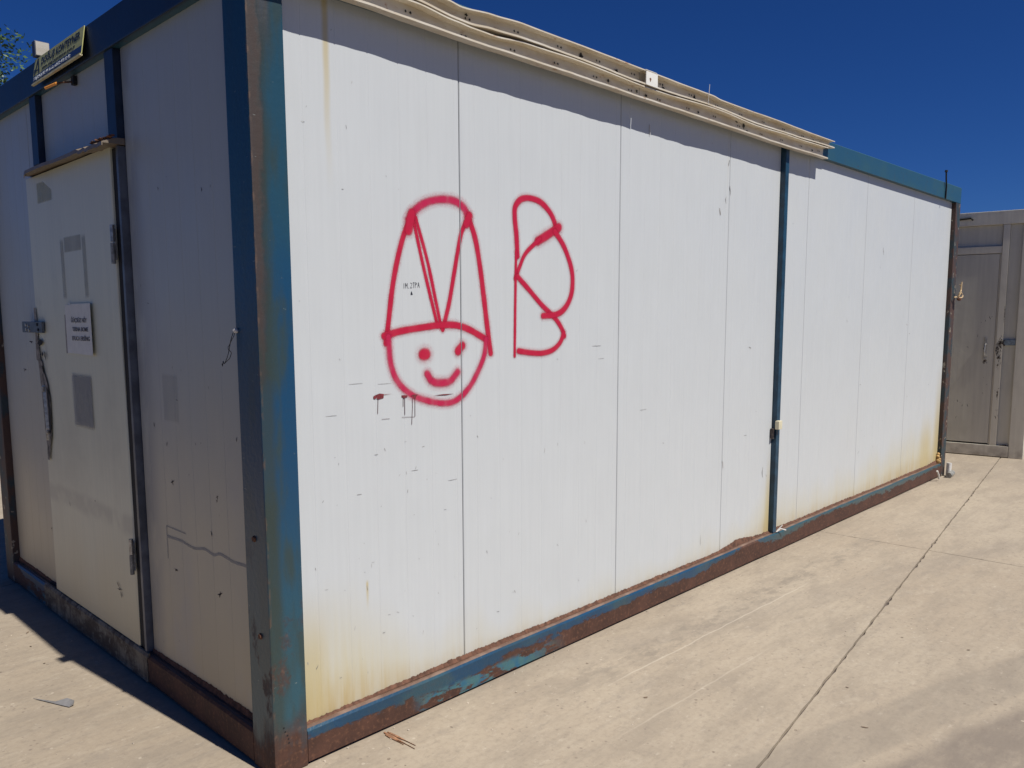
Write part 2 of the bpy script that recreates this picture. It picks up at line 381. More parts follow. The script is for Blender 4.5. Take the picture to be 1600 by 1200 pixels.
mBlack = flat('black_void', (0.008, .008, .009), .8, var=.2)
mDark = flat('dark_scratch_grime', (0.07, .055, .05), .8, var=.4, nscale=90)
mDried = flat('dried_brown_red_paint', (0.16, .025, .028), .55, var=.35, nscale=120)
mDrip = flat('thin_dark_drip', (0.10, .045, .045), .6, var=.3, nscale=120)
mGrey = flat('zinc_plate', (0.10, .115, .13), .45, .5, var=.3, nscale=40)
mHinge = flat('painted_hinge_steel', (0.26, .255, .23), .5, .2, var=.35, nscale=50)
mBare = flat('bare_torn_metal', (0.42, .40, .36), .35, .6, var=.3, nscale=60)
mRust = flat('brown_rust', (0.12, .05, .025), .85, var=.45, nscale=30)
mCrust = flat('rust_crust_and_dirt', (0.10, .046, .027), .95, var=.4, nscale=45)
mPlast = flat('cream_plastic', (0.62, .57, .40), .45, var=.06)
mPvc = flat('white_pvc', (0.62, .60, .56), .4, var=.12)
mAmber = flat('amber_rod', (0.85, .33, .05), .4, var=.1)
mRoof = flat('roof_sheet', (0.40, .40, .38), .6, var=.15, nscale=6)
mBacking = flat('dark_backing_fill', (0.05, .05, .05), .9)
mBox = mat_cream('aged_beige_box_paint', (0.55, .50, .43), .3)
mStraw = flat('straw_rope', (0.50, .36, .20), .8, var=.3, nscale=80)
mWood = flat('splintered_wood', (0.27, .135, .07), .8, var=.35, nscale=60)
mSliver = flat('grey_metal_sliver', (0.24, .23, .22), .5, .3, var=.2)
mPebble = flat('pebble', (0.40, .34, .27), .9, var=.4, nscale=50)
mPaper = flat('aged_paper', (0.66, .66, .61), .7, var=.05)
mInk = flat('grey_ink', (0.13, .13, .14), .7, var=.1)
mMarker = flat('black_marker', (0.02, .02, .03), .5, var=.1)
mSignY = flat('olive_yellow_sign_print', (0.42, .41, .16), .5, var=.12, nscale=30)
mSignB = flat('navy_sign_print', (0.012, .03, .10), .45, var=.1)
mSignK = flat('black_sign_print', (0.012, .016, .02), .45, var=.1)
mSignW = flat('white_sign_print', (0.55, .58, .60), .5, var=.05)
def mat_c2(name, base):
    n = N(name, .5)
    s = n.noise(30, (1, 1, .06), 5)
    c = n.mix(n.step(s, .3, .7), base, tuple(x*.9 for x in base))
    c = n.mix(n.mul(n.step(n.noise(2.5, detail=5, rough=.65), .5, .72), .4), c, tuple(x*.75 for x in base))
    c = n.mix(n.mul(n.step(n.noise(26, detail=5, rough=.7, off=(1, 2, 3)), .70, .74), .9), c, (0.06, .04, .03))
    c = n.mix(n.mul(n.mul(n.step(n.Z, .2, .02), n.step(n.noise(9, detail=5), .3, .75)), .55), c, (0.14, .10, .07))
    n.bump(n.noise(6, detail=3), .3, .006); return n.color(c)
mC2 = mat_c2('greyish_white_paint', (0.60, .575, .48)); mC2b = mat_c2('off_white_frame_paint', (0.66, .62, .51))
mC2w = mat_c2('white_side_sheet_paint', (0.66, .63, .56))

# ------------------------------------------------------------------ mesh helper
ORG = {}
class MB:
    def __init__(s): s.v = []; s.f = []; s.uv = []
    def quad(s, a, b, c, d, uv=None):
        i = len(s.v); s.v += [a, b, c, d]; s.f.append((i, i+1, i+2, i+3)); s.uv.append(uv or ((0, 0), (1, 0), (1, 1), (0, 1))); return s
    def poly(s, pts):
        i = len(s.v); s.v += list(pts); s.f.append(tuple(range(i, i+len(pts)))); s.uv.append([(0, 0)]*len(pts)); return s
    def box(s, x0, x1, y0, y1, z0, z1, bev=0.0):
        if bev:
            bm = bmesh.new(); r = bmesh.ops.create_cube(bm, size=1)
            for v in bm.verts: v.co = Vector(((x0+x1)/2+v.co.x*(x1-x0), (y0+y1)/2+v.co.y*(y1-y0), (z0+z1)/2+v.co.z*(z1-z0)))
            bmesh.ops.bevel(bm, geom=bm.edges[:], offset=bev, segments=2, profile=.7, affect='EDGES')
            s.bm(bm); return s
        p = [(x0, y0, z0), (x1, y0, z0), (x1, y1, z0), (x0, y1, z0), (x0, y0, z1), (x1, y0, z1), (x1, y1, z1), (x0, y1, z1)]
        i = len(s.v); s.v += p
        for q in ((0, 3, 2, 1), (4, 5, 6, 7), (0, 1, 5, 4), (1, 2, 6, 5), (2, 3, 7, 6), (3, 0, 4, 7)):
            s.f.append(tuple(i+k for k in q)); s.uv.append([(0, 0)]*4)
        return s
    def bm(s, bm):
        i = len(s.v); bm.verts.index_update()
        s.v += [tuple(v.co) for v in bm.verts]
        for f in bm.faces: s.f.append(tuple(i+v.index for v in f.verts)); s.uv.append([(0, 0)]*len(f.verts))
        bm.free()
    def tube(s, pts, rad, n=8, caps=True, taper=None):
        pts = [Vector(p) for p in pts]; i0 = len(s.v)
        for k, p in enumerate(pts):
            d = (pts[min(k+1, len(pts)-1)]-pts[max(k-1, 0)]).normalized()
            a = d.orthogonal().normalized() if k == 0 else (pa - d*pa.dot(d)).normalized()
            pa = a; b = d.cross(a); r = rad if taper is None else rad+(taper-rad)*k/(len(pts)-1)
            for j in range(n):
                t = 2*math.pi*j/n; s.v.append(tuple(p+a*math.cos(t)*r+b*math.sin(t)*r))
        for k in range(len(pts)-1):
            for j in range(n):
                a, b = i0+k*n+j, i0+k*n+(j+1) % n
                s.f.append((a, b, b+n, a+n)); s.uv.append([(0, 0)]*4)
        if caps:
            s.f.append(tuple(i0+j for j in reversed(range(n)))); s.uv.append([(0, 0)]*n)
            e = i0+(len(pts)-1)*n; s.f.append(tuple(e+j for j in range(n))); s.uv.append([(0, 0)]*n)
        return s
    def sweep(s, sections, closed=True):
        """sections: list of equal-length point rings, closed ring profile"""
        i0 = len(s.v); n = len(sections[0])
        for r in sections: s.v += [tuple(p) for p in r]
        for k in range(len(sections)-1):
            for j in range(n if closed else n-1):
                a, b = i0+k*n+j, i0+k*n+(j+1) % n
                s.f.append((a, b, b+n, a+n)); s.uv.append([(0, 0)]*4)
        if closed:
            s.f.append(tuple(i0+j for j in reversed(range(n)))); s.uv.append([(0, 0)]*n)
            e = i0+(len(sections)-1)*n; s.f.append(tuple(e+j for j in range(n))); s.uv.append([(0, 0)]*n)
        return s
    def build(s, name, mat, parent=None, smooth=False, label=None, kind=None, base=None):
        xs = [v[0] for v in s.v]; ys = [v[1] for v in s.v]; zs = [v[2] for v in s.v]
        o0 = Vector(base) if base else Vector(((min(xs)+max(xs))/2, (min(ys)+max(ys))/2, min(zs)))
        me = bpy.data.meshes.new(name)
        me.from_pydata([tuple(Vector(v)-o0) for v in s.v], [], s.f)
        uvl = me.uv_layers.new(name='UVMap'); k = 0
        for f in s.uv:
            for u in f: uvl.data[k].uv = u; k += 1
        bm = bmesh.new(); bm.from_mesh(me)
        if len(s.f) > 1 and not any(len(q) and q[1] != (0, 0) for q in s.uv): bmesh.ops.recalc_face_normals(bm, faces=bm.faces)
        bm.to_mesh(me); bm.free()
        if smooth:
            for p in me.polygons: p.use_smooth = True
        me.materials.append(mat); me.update()
        o = bpy.data.objects.new(name, me); scn.collection.objects.link(o)
        ORG[o.name] = o0
        if parent: o.parent = parent; o.location = o0-ORG[parent.name]
        else: o.location = o0
        if label: o['label'] = label
        if kind: o['kind'] = kind
        return o
def thing(name, loc, label, cat, rz=0, group=None):
    o = bpy.data.objects.new(name, None); o.empty_display_size = .2; scn.collection.objects.link(o)
    o.location = loc; o.rotation_euler = (0, 0, rz); o['label'] = label; o['category'] = cat
    if group: o['group'] = group
    ORG[o.name] = Vector(loc) if rz == 0 else Vector((0, 0, 0)); return o
def tag(o, label, cat, group=None):
    o['label'] = label; o['category'] = cat
    if group: o['group'] = group
    return o
def box(name, mat, parent, x0, x1, y0, y1, z0, z1, bev=0.0, **k):
    return MB().box(x0, x1, y0, y1, z0, z1, bev).build(name, mat, parent, **k)
def nz(x, s=1.0, o=0.0): return noise.noise(Vector((x*s, o, o*1.7)))
def lerp(tab, x):
    if x <= tab[0][0]: return tab[0][1]
    for (a, b), (c, d) in zip(tab, tab[1:]):
        if x <= c:
            t = (x-a)/(c-a); t = t*t*(3-2*t); return b+(d-b)*t
    return tab[-1][1]

# ------------------------------------------------------------------ ground
m = MB(); S_ = 900
m.quad((-S_, -S_, -.03), (S_, -S_, -.03), (S_, S_, -.03), (-S_, S_, -.03))
g = m.build('ground', mOuterDark, base=(0, 0, -.03)); g['kind'] = 'structure'
yard = MB().box(-2.62, 16.2, -5.6, 8.6, -.028, -.012).build('yard', mJoint, base=(0, 0, -.028)); yard['kind'] = 'structure'
# slabs between the saw cuts: two families of joints, slightly skewed to the container
sl = 0.1313
def jA(k): return lambda x: -1.2476+sl*x+k*4.1      # joint running along the yard
def jB(k): return lambda y: 4.235+k*6.2-.03*(y+.7)  # joint across
def cross(a, b):
    y = 0
    for _ in range(8): x = b(y); y = a(x)
    return x, y
for ia in range(0, 3):
    for ib in range(0, 3):
        p = [cross(jA(ia-1+0), jB(ib-1+0)), cross(jA(ia-1), jB(ib)), cross(jA(ia), jB(ib)), cross(jA(ia), jB(ib-1))]
        c = Vector((sum(q[0] for q in p)/4, sum(q[1] for q in p)/4)); g_ = .0035
        q2 = []
        for i, q in enumerate(p):
            sx = 1 if q[0] < c.x else -1; sy = 1 if q[1] < c.y else -1
            q2.append((q[0]+sx*.0016, q[1]+sy*g_))
        # ragged arrises: subdivide every edge and nick it
        ring = []
        for i in range(4):
            a, b = Vector(q2[i]), Vector(q2[(i+1) % 4]); nseg = 150
            inn = (c-(a+b)/2).normalized()
            for k in range(nseg):
                t = k/nseg; pt = a.lerp(b, t)
                jk = .35 if abs(b.y-a.y) > abs(b.x-a.x) else 1.0
                j = jk*max(0, nz(pt.x*9+pt.y*7, 1, ia*3+ib)+.1)*.006 + jk*(random.random()**10)*.008
                pt = pt+inn*j
                ring.append(pt)
        m = MB(); n_ = len(ring)
        i0 = 0
        m.v += [(p_.x, p_.y, 0) for p_ in ring]+[(p_.x, p_.y, -.012) for p_ in ring]
        m.f.append(tuple(range(n_))); m.uv.append([(0, 0)]*n_)
        for k in range(n_):
            m.f.append((k, k+n_, (k+1) % n_+n_, (k+1) % n_)); m.uv.append([(0, 0)]*4)
        m.build('concrete_slab', mConc, yard, base=(c.x, c.y, -.012))

# ------------------------------------------------------------------ container 1
LX, WY, H = 7.0, 3.0, 2.64
D = .035
con = thing('site_container', (3.5, 1.5, 0), 'long white site container with rusty blue frame and red smiley graffiti', 'container')
# dark backing box and roof
box('dark_backing', mBacking, con, .092, LX-.092, .092, WY-.092, .08, 2.58)  # unseen box added to stop light leaks and keep the joints dark
box('roof', mRoof, con, .05, LX-.05, .05, WY-.05, 2.60, 2.612)
# posts
box('corner_post', mPost, con, 0, .122, 0, .14, 0, 2.503, .006, label='blue corner post with rust along its outer edge and foot')
box('corner_post', mFarPost, con, LX-.13, LX, 0, .14, 0, 2.503, .005, label='dark brown weathered far corner post')
box('corner_post', mFarPost, con, 0, .13, WY-.14, WY, 0, 2.503, .005, label='peeling rusty corner post left of the door')
box('corner_post', mFarPost, con, LX-.13, LX, WY-.14, WY, 0, 2.503, .005)
# top rails
m = MB(); secs = []
for k in range(41):
    x = LX*k/40; zt_ = 2.618 if x < 4 else 2.618+(x-4)/3*.028
    secs.append([(x, 0.0, 2.505), (x, -.0005, zt_-.006), (x, .006, zt_), (x, .09, zt_), (x, .09, 2.505)])
m.sweep(secs).build('top_rail', mTop, con, label='faded blue top rail above the long wall')
box('top_rail', mTop, con, 0, .09, .092, WY-.092, 2.505, 2.634, .005)
box('top_rail', mTop, con, 0, LX, WY-.09, WY, 2.505, H, .005)
box('top_rail', mTop, con, LX-.09, LX, .092, WY-.092, 2.505, H, .005)
# bottom rails
def railx(y0, y1, x0, x1):
    m = MB(); secs = []
    for k in range(71):
        x = x0+(x1-x0)*k/70; dz = .0025*nz(x, 2.3, 3); dy = .0025*nz(x, 1.7, 9)
        s = -1 if y0 < y1 else 1
        secs.append([(x, y0+dy, .011+dz), (x, y0+dy, .117+dz), (x, y0+dy+.006*(1 if y1 > y0 else -1), .1255+dz), (x, y0+dy+.014*(1 if y1 > y0 else -1), .129+dz), (x, y1, .129+dz), (x, y1, .011+dz)])
    return m.sweep(secs)
railx(0.0, .09, .1225, LX-.1305).build('bottom_rail', mRailL, con, smooth=False, label='blue bottom rail half eaten by rust')
railx(WY, WY-.09, .1305, LX-.1305).build('bottom_rail', mRailL, con)
def raily(x0, x1, y0, y1):
    m = MB(); secs = []; s = 1 if x1 > x0 else -1
    for k in range(41):
        y = y0+(y1-y0)*k/40; dz = .002*nz(y, 2.3, 5)
        secs.append([(x0, y, .011), (x0, y, .112+dz), (x0+s*.007, y, .121+dz), (x0+s*.016, y, .125+dz), (x1, y, .125+dz), (x1, y, .011)])
    return m.sweep(secs)
raily(0, .09, .1405, WY-.1405).build('bottom_rail', mRailS, con, label='rust brown bottom rail under the door wall')
raily(LX, LX-.09, .1405, WY-.1405).build('bottom_rail', mRailS, con)

# ribbed wall panels -------------------------------------------------
def panel_profile(a, b, ribs):
    """(position, depth) pairs with shallow v grooves at ribs"""
    pts = [(a, .003), (a+.0025, 0)]
    for r in ribs:
        if a+.012 < r < b-.012: pts += [(r-.0036, 0), (r-.0007, .0008), (r+.0007, .0008), (r+.0036, 0)]
    pts += [(b-.0025, 0), (b, .003)]
    return pts
def wall_panel_long(x0, x1, z0=.12, z1=2.515, front=D, sgn=1, ribs=None):
    if ribs is None: ribs = [.87-1+.075+k*.1275+j for j in range(9) for k in range(8)]
    pr = panel_profile(x0, x1, ribs); secs = []
    warp = 0.0
    for z in (z0, z0+.5, z0+1.1, z0+1.8, z1):
        w_ = warp*math.sin((z-z0)*2.2)
        secs.append([(x, front+sgn*(d+w_), z) for x, d in pr]+[(x1, front+sgn*.05, z), (x0, front+sgn*.05, z)])
    return MB().sweep(secs)
g2 = .0017
xs = [.124, .868, 1.876, 2.882]
for a, b in zip(xs, xs[1:]+[3.489]): wall_panel_long(a+g2, b-g2).build('wall_panel', mPanel, con)
xs = [3.5355, 3.888, 4.874, 5.88, LX-.132]
for a, b in zip(xs, xs[1:]): wall_panel_long(a+g2, b-g2).build('wall_panel', mPanel, con)
xs = [.132, 1.1, 2.1, 3.1, 4.1, 5.1, 6.1, LX-.132]
for a, b in zip(xs, xs[1:]): wall_panel_long(a+g2, b-g2, front=WY-D, sgn=-1).build('wall_panel', mPanel, con)
# middle post of the long face
box('middle_post', mMid, con, 3.4905, 3.5345, .004, .084, .1305, 2.5035, .002)
def wall_panel_short(y0, y1, z0, z1, front=D, sgn=1, ribs=None):
    if ribs is None: ribs = [.195+k*.125 for k in range(24)]
    pr = panel_profile(y0, y1, ribs); secs = []
    for z in (z0, (z0+z1)/2, z1):
        secs.append([(front+sgn*d, y, z) for y, d in pr]+[(front+sgn*.05, y1, z), (front+sgn*.05, y0, z)])
    return MB().sweep(secs)
SP = [(.142, 1.018, .118, 2.515), (1.112, 1.948, 2.175, 2.515), (2.042, 2.183, 2.175, 2.515), (2.187, WY-.142, .118, 2.515)]
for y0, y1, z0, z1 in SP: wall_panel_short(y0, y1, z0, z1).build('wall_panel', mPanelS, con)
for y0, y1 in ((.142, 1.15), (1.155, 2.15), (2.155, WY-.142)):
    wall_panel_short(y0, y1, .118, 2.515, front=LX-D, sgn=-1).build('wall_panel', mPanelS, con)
box('mullion', mDarkBlue, con, .008, .085, 1.022, 1.108, 2.172, 2.5035, .002)
box('mullion', mDarkBlue, con, .008, .085, 1.952, 2.038, 2.20, 2.5035, .002)
# door jamb: blue strip beside a deep black gap
box('door_jamb', mJamb, con, .008, .085, 1.026, 1.046, .126, 2.148, .002)
box('door_seal', mBlack, con, 0.016, .09, 1.047, 1.1025, .126, 2.145)

# rust crust lying where the panels meet the ledge -------------------
def crust(axis, a, b, prof, n, name='rust_crust'):
    m = MB(); top = []; 
    for k in range(n+1):
        t = a+(b-a)*k/n
        h = .131+lerp(prof, t)*.8+.005*abs(nz(t, 23, 2))+.006*abs(nz(t, 5, 4))+.005*random.random()**2
        top.append((t, h))
    for (t0, h0), (t1, h1) in zip(top, top[1:]):
        if axis == 'x':
            m.quad((t0, D-.0012, h0), (t1, D-.0012, h1), (t1, D-.012, .1305), (t0, D-.012, .1305))
        else:
            m.quad((D-.0012, t1, h1-.005), (D-.0012, t0, h0-.005), (D-.010, t0, .127), (D-.010, t1, .127))
    for u in range(len(m.uv)): m.uv[u] = [(0, 0)]*4
    return m.build(name, mCrust, con, kind='stuff')
crust('x', .124, 3.488, [(.1, .001), (.5, .004), (.8, .012), (1.4, .010), (2, .010), (2.85, .008), (2.95, .022), (3.08, .040), (3.2, .030), (3.3, .012), (3.5, .006)], 500)
crust('x', 3.536, LX-.132, [(3.5, .012), (3.9, .008), (4.5, .012), (5.2, .006), (6.5, .012), (6.9, .03)], 260)
crust('y', .142, 1.018, [(0, .03), (.2, .022), (.6, .018), (1, .01)], 160)
crust('y', 2.187, 2.858, [(2, .006), (2.9, .02)], 100)

# eave channels -------------------------------------------------------
MIDL = [(.0, 2.556), (.60, 2.555), (.786, 2.541), (.867, 2.538), (.973, 2.546), (1.16, 2.552), (1.457, 2.553), (1.944, 2.544), (2.64, 2.556), (3.02, 2.547), (3.476, 2.554), (4.08, 2.566)]
TOPL = [(0, 2.604), (.6, 2.600), (.753, 2.595), (.816, 2.588), (.974, 2.600), (1.144, 2.608), (1.457, 2.610), (2.004, 2.608), (2.55, 2.609), (2.637, 2.602), (3.45, 2.607), (4.06, 2.608)]
BOTL = [(0, 2.490), (.39, 2.490), (.58, 2.487), (.806, 2.483), (1.458, 2.485), (2.007, 2.483), (2.703, 2.484), (3.364, 2.482), (3.96, 2.490)]
def channel(x0, x1, zb, zt, e=.041, n=120, seed=0, back=.0):
    m = MB(); secs = []
    for k in range(n+1):
        x = x0+(x1-x0)*k/n
        b = zb(x)+.0012*nz(x, 6, seed); t = zt(x)+.0012*nz(x, 6, seed+5)
        eb = e+.004*nz(x, 3.1, seed+1)+.0022*nz(x, 13, seed+2); et = e+.004*nz(x, 2.3, seed+3)
        w = -.0035-back+.002*nz(x, 2, seed+4); q = .0018
        # outer tips bent up / down as small lips
        ring = [(-eb, b+.007), (-eb, b), (w, b+.001), (w, t-.001), (-et, t), (-et, t-.005),
                (-et+q, t-.005), (-et+q, t-q), (w-q, t-.001-q), (w-q, b+.001+q), (-eb+q, b+q), (-eb+q, b+.007)]
        secs.append([(x, y, z) for y, z in ring])
    return m.sweep(secs)
lowz = lambda x: lerp(BOTL, x)
lowt = lambda x: lerp([(0, 2.552), (.60, 2.551), (.79, 2.536), (.867, 2.532), (.973, 2.532), (1.16, 2.5455), (1.457, 2.549), (1.944, 2.540), (2.64, 2.552), (3.02, 2.542), (3.476, 2.550), (4.08, 2.561)], x)
upb = lambda x: lerp(MIDL, x)+.0015
upt = lambda x: lerp(TOPL, x)+.003
ch = []
ch.append(channel(-.03, 1.956, lowz, lowt, seed=1).build('eave_channel', mCream, con, label='lower left length of bent cream eave channel'))
ch.append(channel(1.960, 3.985, lowz, lowt, seed=2).build('eave_channel', mCream, con, label='lower right length of cream eave channel'))
ch.append(channel(.25, 1.956, upb, upt, seed=3, e=.043).build('eave_channel', mCream, con, label='upper left length of buckled cream eave channel'))
ch.append(channel(1.960, 4.075, upb, upt, seed=4, e=.042).build('eave_channel', mCream, con, label='upper right length of cream eave channel'))
# slots punched in the channel webs (tiny, paired)
def slots(parent, xs_, zf, tears=()):
    m = MB(); y = -.0072
    for x in xs_:
        z = zf(x)
        for dx, s in ((0, .009), (.020, .011)):
            m.poly([(x+dx, y, z), (x+dx+s*.6, y, z+.005), (x+dx+s, y, z), (x+dx+s*.8, y, z-.005), (x+dx+s*.2, y, z-.004)])
    for x, z, w_, h_ in tears:
        pts = []
        for k in range(9):
            a = 2*math.pi*k/9; r = 1+.35*math.sin(k*2.7+x*9)
            pts.append((x+w_*r*math.cos(a), y-.0006, z+h_*r*math.sin(a)))
        m.poly(pts)
    m.build('slot_holes', mBlack, parent, kind='stuff')
a_ = [.07+.257*k for k in range(8)]; b_ = [2.1+.257*k for k in range(8)]
slots(ch[0], a_, lambda x: lowt(x)-.026, [(1.72, 2.523, .009, .007), (1.935, 2.519, .008, .007)])
slots(ch[1], b_, lambda x: lowt(x)-.026, [(2.01, 2.514, .010, .007), (2.47, 2.519, .009, .006), (2.94, 2.53, .012, .017), (2.98, 2.506, .012, .006), (3.82, 2.523, .010, .006), (2.86, 2.536, .014, .004)])
slots(ch[2], [x+.02 for x in a_ if x > .3], lambda x: upt(x)-.022, [(1.53, 2.585, .012, .013), (.87, 2.583, .008, .005), (1.78, 2.576, .011, .008)])
slots(ch[3], [x+.02 for x in b_], lambda x: upt(x)-.022, [(2.15, 2.574, .011, .007), (2.43, 2.581, .010, .015), (2.70, 2.566, .055, .005), (2.77, 2.563, .02, .004), (3.83, 2.584, .016, .006)])
m = MB()  # pale riveted clip over the splice
m.box(1.952, 2.045, -.0475, -.0435, 2.546, 2.605, .001); m.box(1.952, 2.045, -.0435, -.004, 2.6115, 2.6135)
cl = m.build('splice_plate', flat('bleached_plate', (.72, .70, .64), .45, var=.05), con)
MB().poly([(1.985+math.cos(a)*.006*(1+.5*math.sin(a*3)), -.0480, 2.572+math.sin(a)*.009) for a in [k*math.pi/5 for k in range(10)]]).build('rivet_hole', mRust, cl)
# short clip flap sticking from the far end of the upper channel
m = MB(); m.tube([(2.50, -.045, 2.553), (2.502, -.047, 2.60), (2.508, -.047, 2.655)], .0013, 5); m.build('plastic_whisker', mPvc, con); m = MB(); m.tube([(2.10, D-.004, 2.405), (2.104, D-.004, 2.358)], .002, 4)
m.build('plastic_whisker', mPvc, con)

# rods, pipes, clip on the blue frame
m = MB(); m.tube([(6.53, -.006, 2.50), (6.525, -.010, 2.60), (6.50, -.012, 2.66), (6.488, -.012, 2.725)], .0065, 6); m.tube([(6.488, -.012, 2.72), (6.49, -.012, 2.735)], .012, 6)
m.build('rebar_stub', mBlack, con)
box('cable_clip', mPlast, con, 3.468, 3.514, -.022, .004, .795, .848, .004)
MB().box(3.462, 3.478, .012, .030, .735, .80, .003).build('clip_tongue', mDark, con)
m = MB(); m.tube([(3.53, .0, .131), (3.56, -.012, .150), (3.60, -.03, .135)], .004, 5); m.tube([(3.545, .0, .14), (3.57, -.02, .17)], .003, 5)
m.build('loose_wire_end', mPvc, con)
m = MB()
m.tube([(6.96, -.045, .0), (6.965, -.046, .125)], .022, 12); m.build('pipe_stub', mPvc, con, smooth=False, label='short white upright pipe stub at the far foot')
m = MB(); m.tube([(6.86, -.075, .026), (7.02, -.060, .026)], .026, 12); m.build('pipe_stub', mHinge, con, label='short grey pipe end lying at the far foot')
m = MB(); m.tube([(6.66, -.05, .02), (6.63, -.055, .06), (6.60, -.05, .10)], .009, 6); m.build('pipe_stub', mPvc, con, label='thin curved white pipe end')
m = MB()
for k in range(4):
    cx, cz, r = 6.845+.012*random.random(), .15+.022*k, .026-.004*k
    bm = bmesh.new(); bmesh.ops.create_icosphere(bm, subdivisions=2, radius=r)
    for v in bm.verts: v.co = v.co*(1+.35*noise.noise(v.co*60+Vector((k, 0, 0)))); v.co += Vector((cx, .022, cz)); v.co.y = min(v.co.y, .034)
    m.bm(bm)
m.build('foam_lump', flat('old_yellow_foam', (.38, .24, .09), .95, var=.4, nscale=60), con, smooth=True)
# bolt heads / holes on the corner post
for z, y in ((.79, .075), (.47, .06)):
    m = MB(); bm = bmesh.new(); bmesh.ops.create_cone(bm, segments=12, radius1=.011, radius2=.008, depth=.006, cap_ends=True)
    bmesh.ops.rotate(bm, verts=bm.verts, matrix=Matrix.Rotation(-math.pi/2, 3, 'Y'))
    for v in bm.verts: v.co += Vector((-.003, y, z))
    m.bm(bm); m.build('bolt_head', mRust, con)
m = MB()
for (x, z) in ((.035, .165), (.040, .150), (.047, .135), (.050, .122), (.052, .108)):
    m.poly([(x+.0035*math.cos(a), -.0006, z+.003*math.sin(a)) for a in [k*math.pi/4 for k in range(8)]])
m.build('pin_holes', mBlack, con, kind='stuff')

# ---- spray-painted drawing
STROKES = [([(0.634, 1.857), (0.589, 1.764), (0.547, 1.624), (0.518, 1.46), (0.507, 1.401)], 0.022, 0), ([(0.619, 1.837), (0.646, 1.869), (0.684, 1.896), (0.73, 1.914), (0.787, 1.924), (0.845, 1.922), (0.888, 1.902), (0.91, 1.861)], 0.033, 1), ([(0.639, 1.846), (0.68, 1.69), (0.718, 1.56), (0.749, 1.458)], 0.0155, 0), ([(0.652, 1.847), (0.705, 1.691), (0.739, 1.56), (0.766, 1.454)], 0.015, 0), ([(0.773, 1.446), (0.807, 1.545), (0.836, 1.665), (0.871, 1.802), (0.907, 1.864)], 0.0195, 0), ([(0.91, 1.869), (0.943, 1.799), (0.968, 1.695), (0.99, 1.564), (1.008, 1.447), (1.025, 1.349)], 0.026, 0), ([(0.5, 1.427), (0.576, 1.443), (0.675, 1.455), (0.768, 1.463), (0.844, 1.461), (0.91, 1.444), (0.99, 1.409)], 0.026, 0), ([(0.519, 1.423), (0.526, 1.332), (0.557, 1.262), (0.62, 1.211), (0.7, 1.182), (0.774, 1.168), (0.839, 1.175), (0.907, 1.22), (0.96, 1.289), (0.99, 1.346), (1.0, 1.405)], 0.0275, 1), ([(0.675, 1.356), (0.691, 1.357)], 0.0425, 0), ([(0.849, 1.363), (0.871, 1.383)], 0.035, 0), ([(0.694, 1.284), (0.717, 1.256), (0.759, 1.246), (0.808, 1.251), (0.846, 1.283)], 0.032, 1), ([(0.618, 1.799), (0.634, 1.86)], 0.035, 0), ([(0.899, 1.844), (0.916, 1.877)], 0.0325, 0), ([(1.181, 1.739), (1.175, 1.823), (1.166, 1.89), (1.169, 1.933), (1.201, 1.965), (1.252, 1.976), (1.317, 1.968), (1.371, 1.938), (1.405, 1.902), (1.424, 1.854)], 0.0265, 0), ([(1.44, 1.873), (1.358, 1.832), (1.304, 1.806)], 0.038, 0), ([(1.318, 1.816), (1.232, 1.754), (1.194, 1.696), (1.168, 1.648)], 0.019, 0), ([(1.173, 1.755), (1.17, 1.652), (1.167, 1.532), (1.163, 1.333)], 0.0145, 0), ([(1.181, 1.657), (1.252, 1.603), (1.331, 1.542), (1.414, 1.488), (1.457, 1.446), (1.479, 1.409)], 0.0235, 0), ([(1.413, 1.853), (1.469, 1.799), (1.513, 1.728), (1.532, 1.664), (1.524, 1.59), (1.485, 1.534), (1.428, 1.504), (1.338, 1.497)], 0.0275, 0), ([(1.474, 1.423), (1.45, 1.382), (1.401, 1.351), (1.332, 1.339), (1.251, 1.344), (1.186, 1.353)], 0.024, 0)]
def catmull(P, n=14):
    P = [Vector(p) for p in P]
    if len(P) == 2: return [P[0].lerp(P[1], k/n) for k in range(n+1)]
    Q = [P[0]*2-P[1]]+P+[P[-1]*2-P[-2]]; out = []
    for i in range(1, len(Q)-2):
        for k in range(n):
            t = k/n; a, b, c, d = Q[i-1:i+3]
            out.append(.5*((2*b)+(c-a)*t+(2*a-5*b+4*c-d)*t*t+(3*b-a-3*c+d)*t**3))
    out.append(P[-1]); return out
def ribbon(m, P, w, y, jit=.08):
    L_ = catmull(P); n = len(L_); w = w*2.2   # rim of the ribbon is feathered away
    left, right = [], []
    acc = 0
    for k, p in enumerate(L_):
        d = (L_[min(k+1, n-1)]-L_[max(k-1, 0)]).normalized(); nn = Vector((-d.y, d.x))
        if k: acc += (p-L_[k-1]).length
        ww = w*.5*(1+jit*nz(acc*14, 1, P[0][0]*31+w*100))
        left.append(p+nn*ww); right.append(p-nn*ww)
    for k in range(n-1):
        a, b, c, d = left[k], left[k+1], right[k+1], right[k]
        m.quad(*[(q.x, y, q.y) for q in (a, b, c, d)], uv=((0, .5), (0, .5), (1, .5), (1, .5)))
    for end, dr in ((0, -1), (n-1, 1)):       # round ends: fan with feathered rim
        c = L_[end]; d = (L_[end]-L_[end-dr]).normalized(); nn = Vector((-d.y, d.x)); r = w*.5; K = 10
        for k in range(K):
            a0, a1 = math.pi*k/K, math.pi*(k+1)/K
            p0 = c+nn*r*math.cos(a0)+d*r*math.sin(a0); p1 = c+nn*r*math.cos(a1)+d*r*math.sin(a1)
            i = len(m.v); m.v += [(c.x, y, c.y), (p0.x, y, p0.y), (p1.x, y, p1.y)]; m.f.append((i, i+1, i+2)); m.uv.append([(.5, .5), (1, .5), (1, .5)])
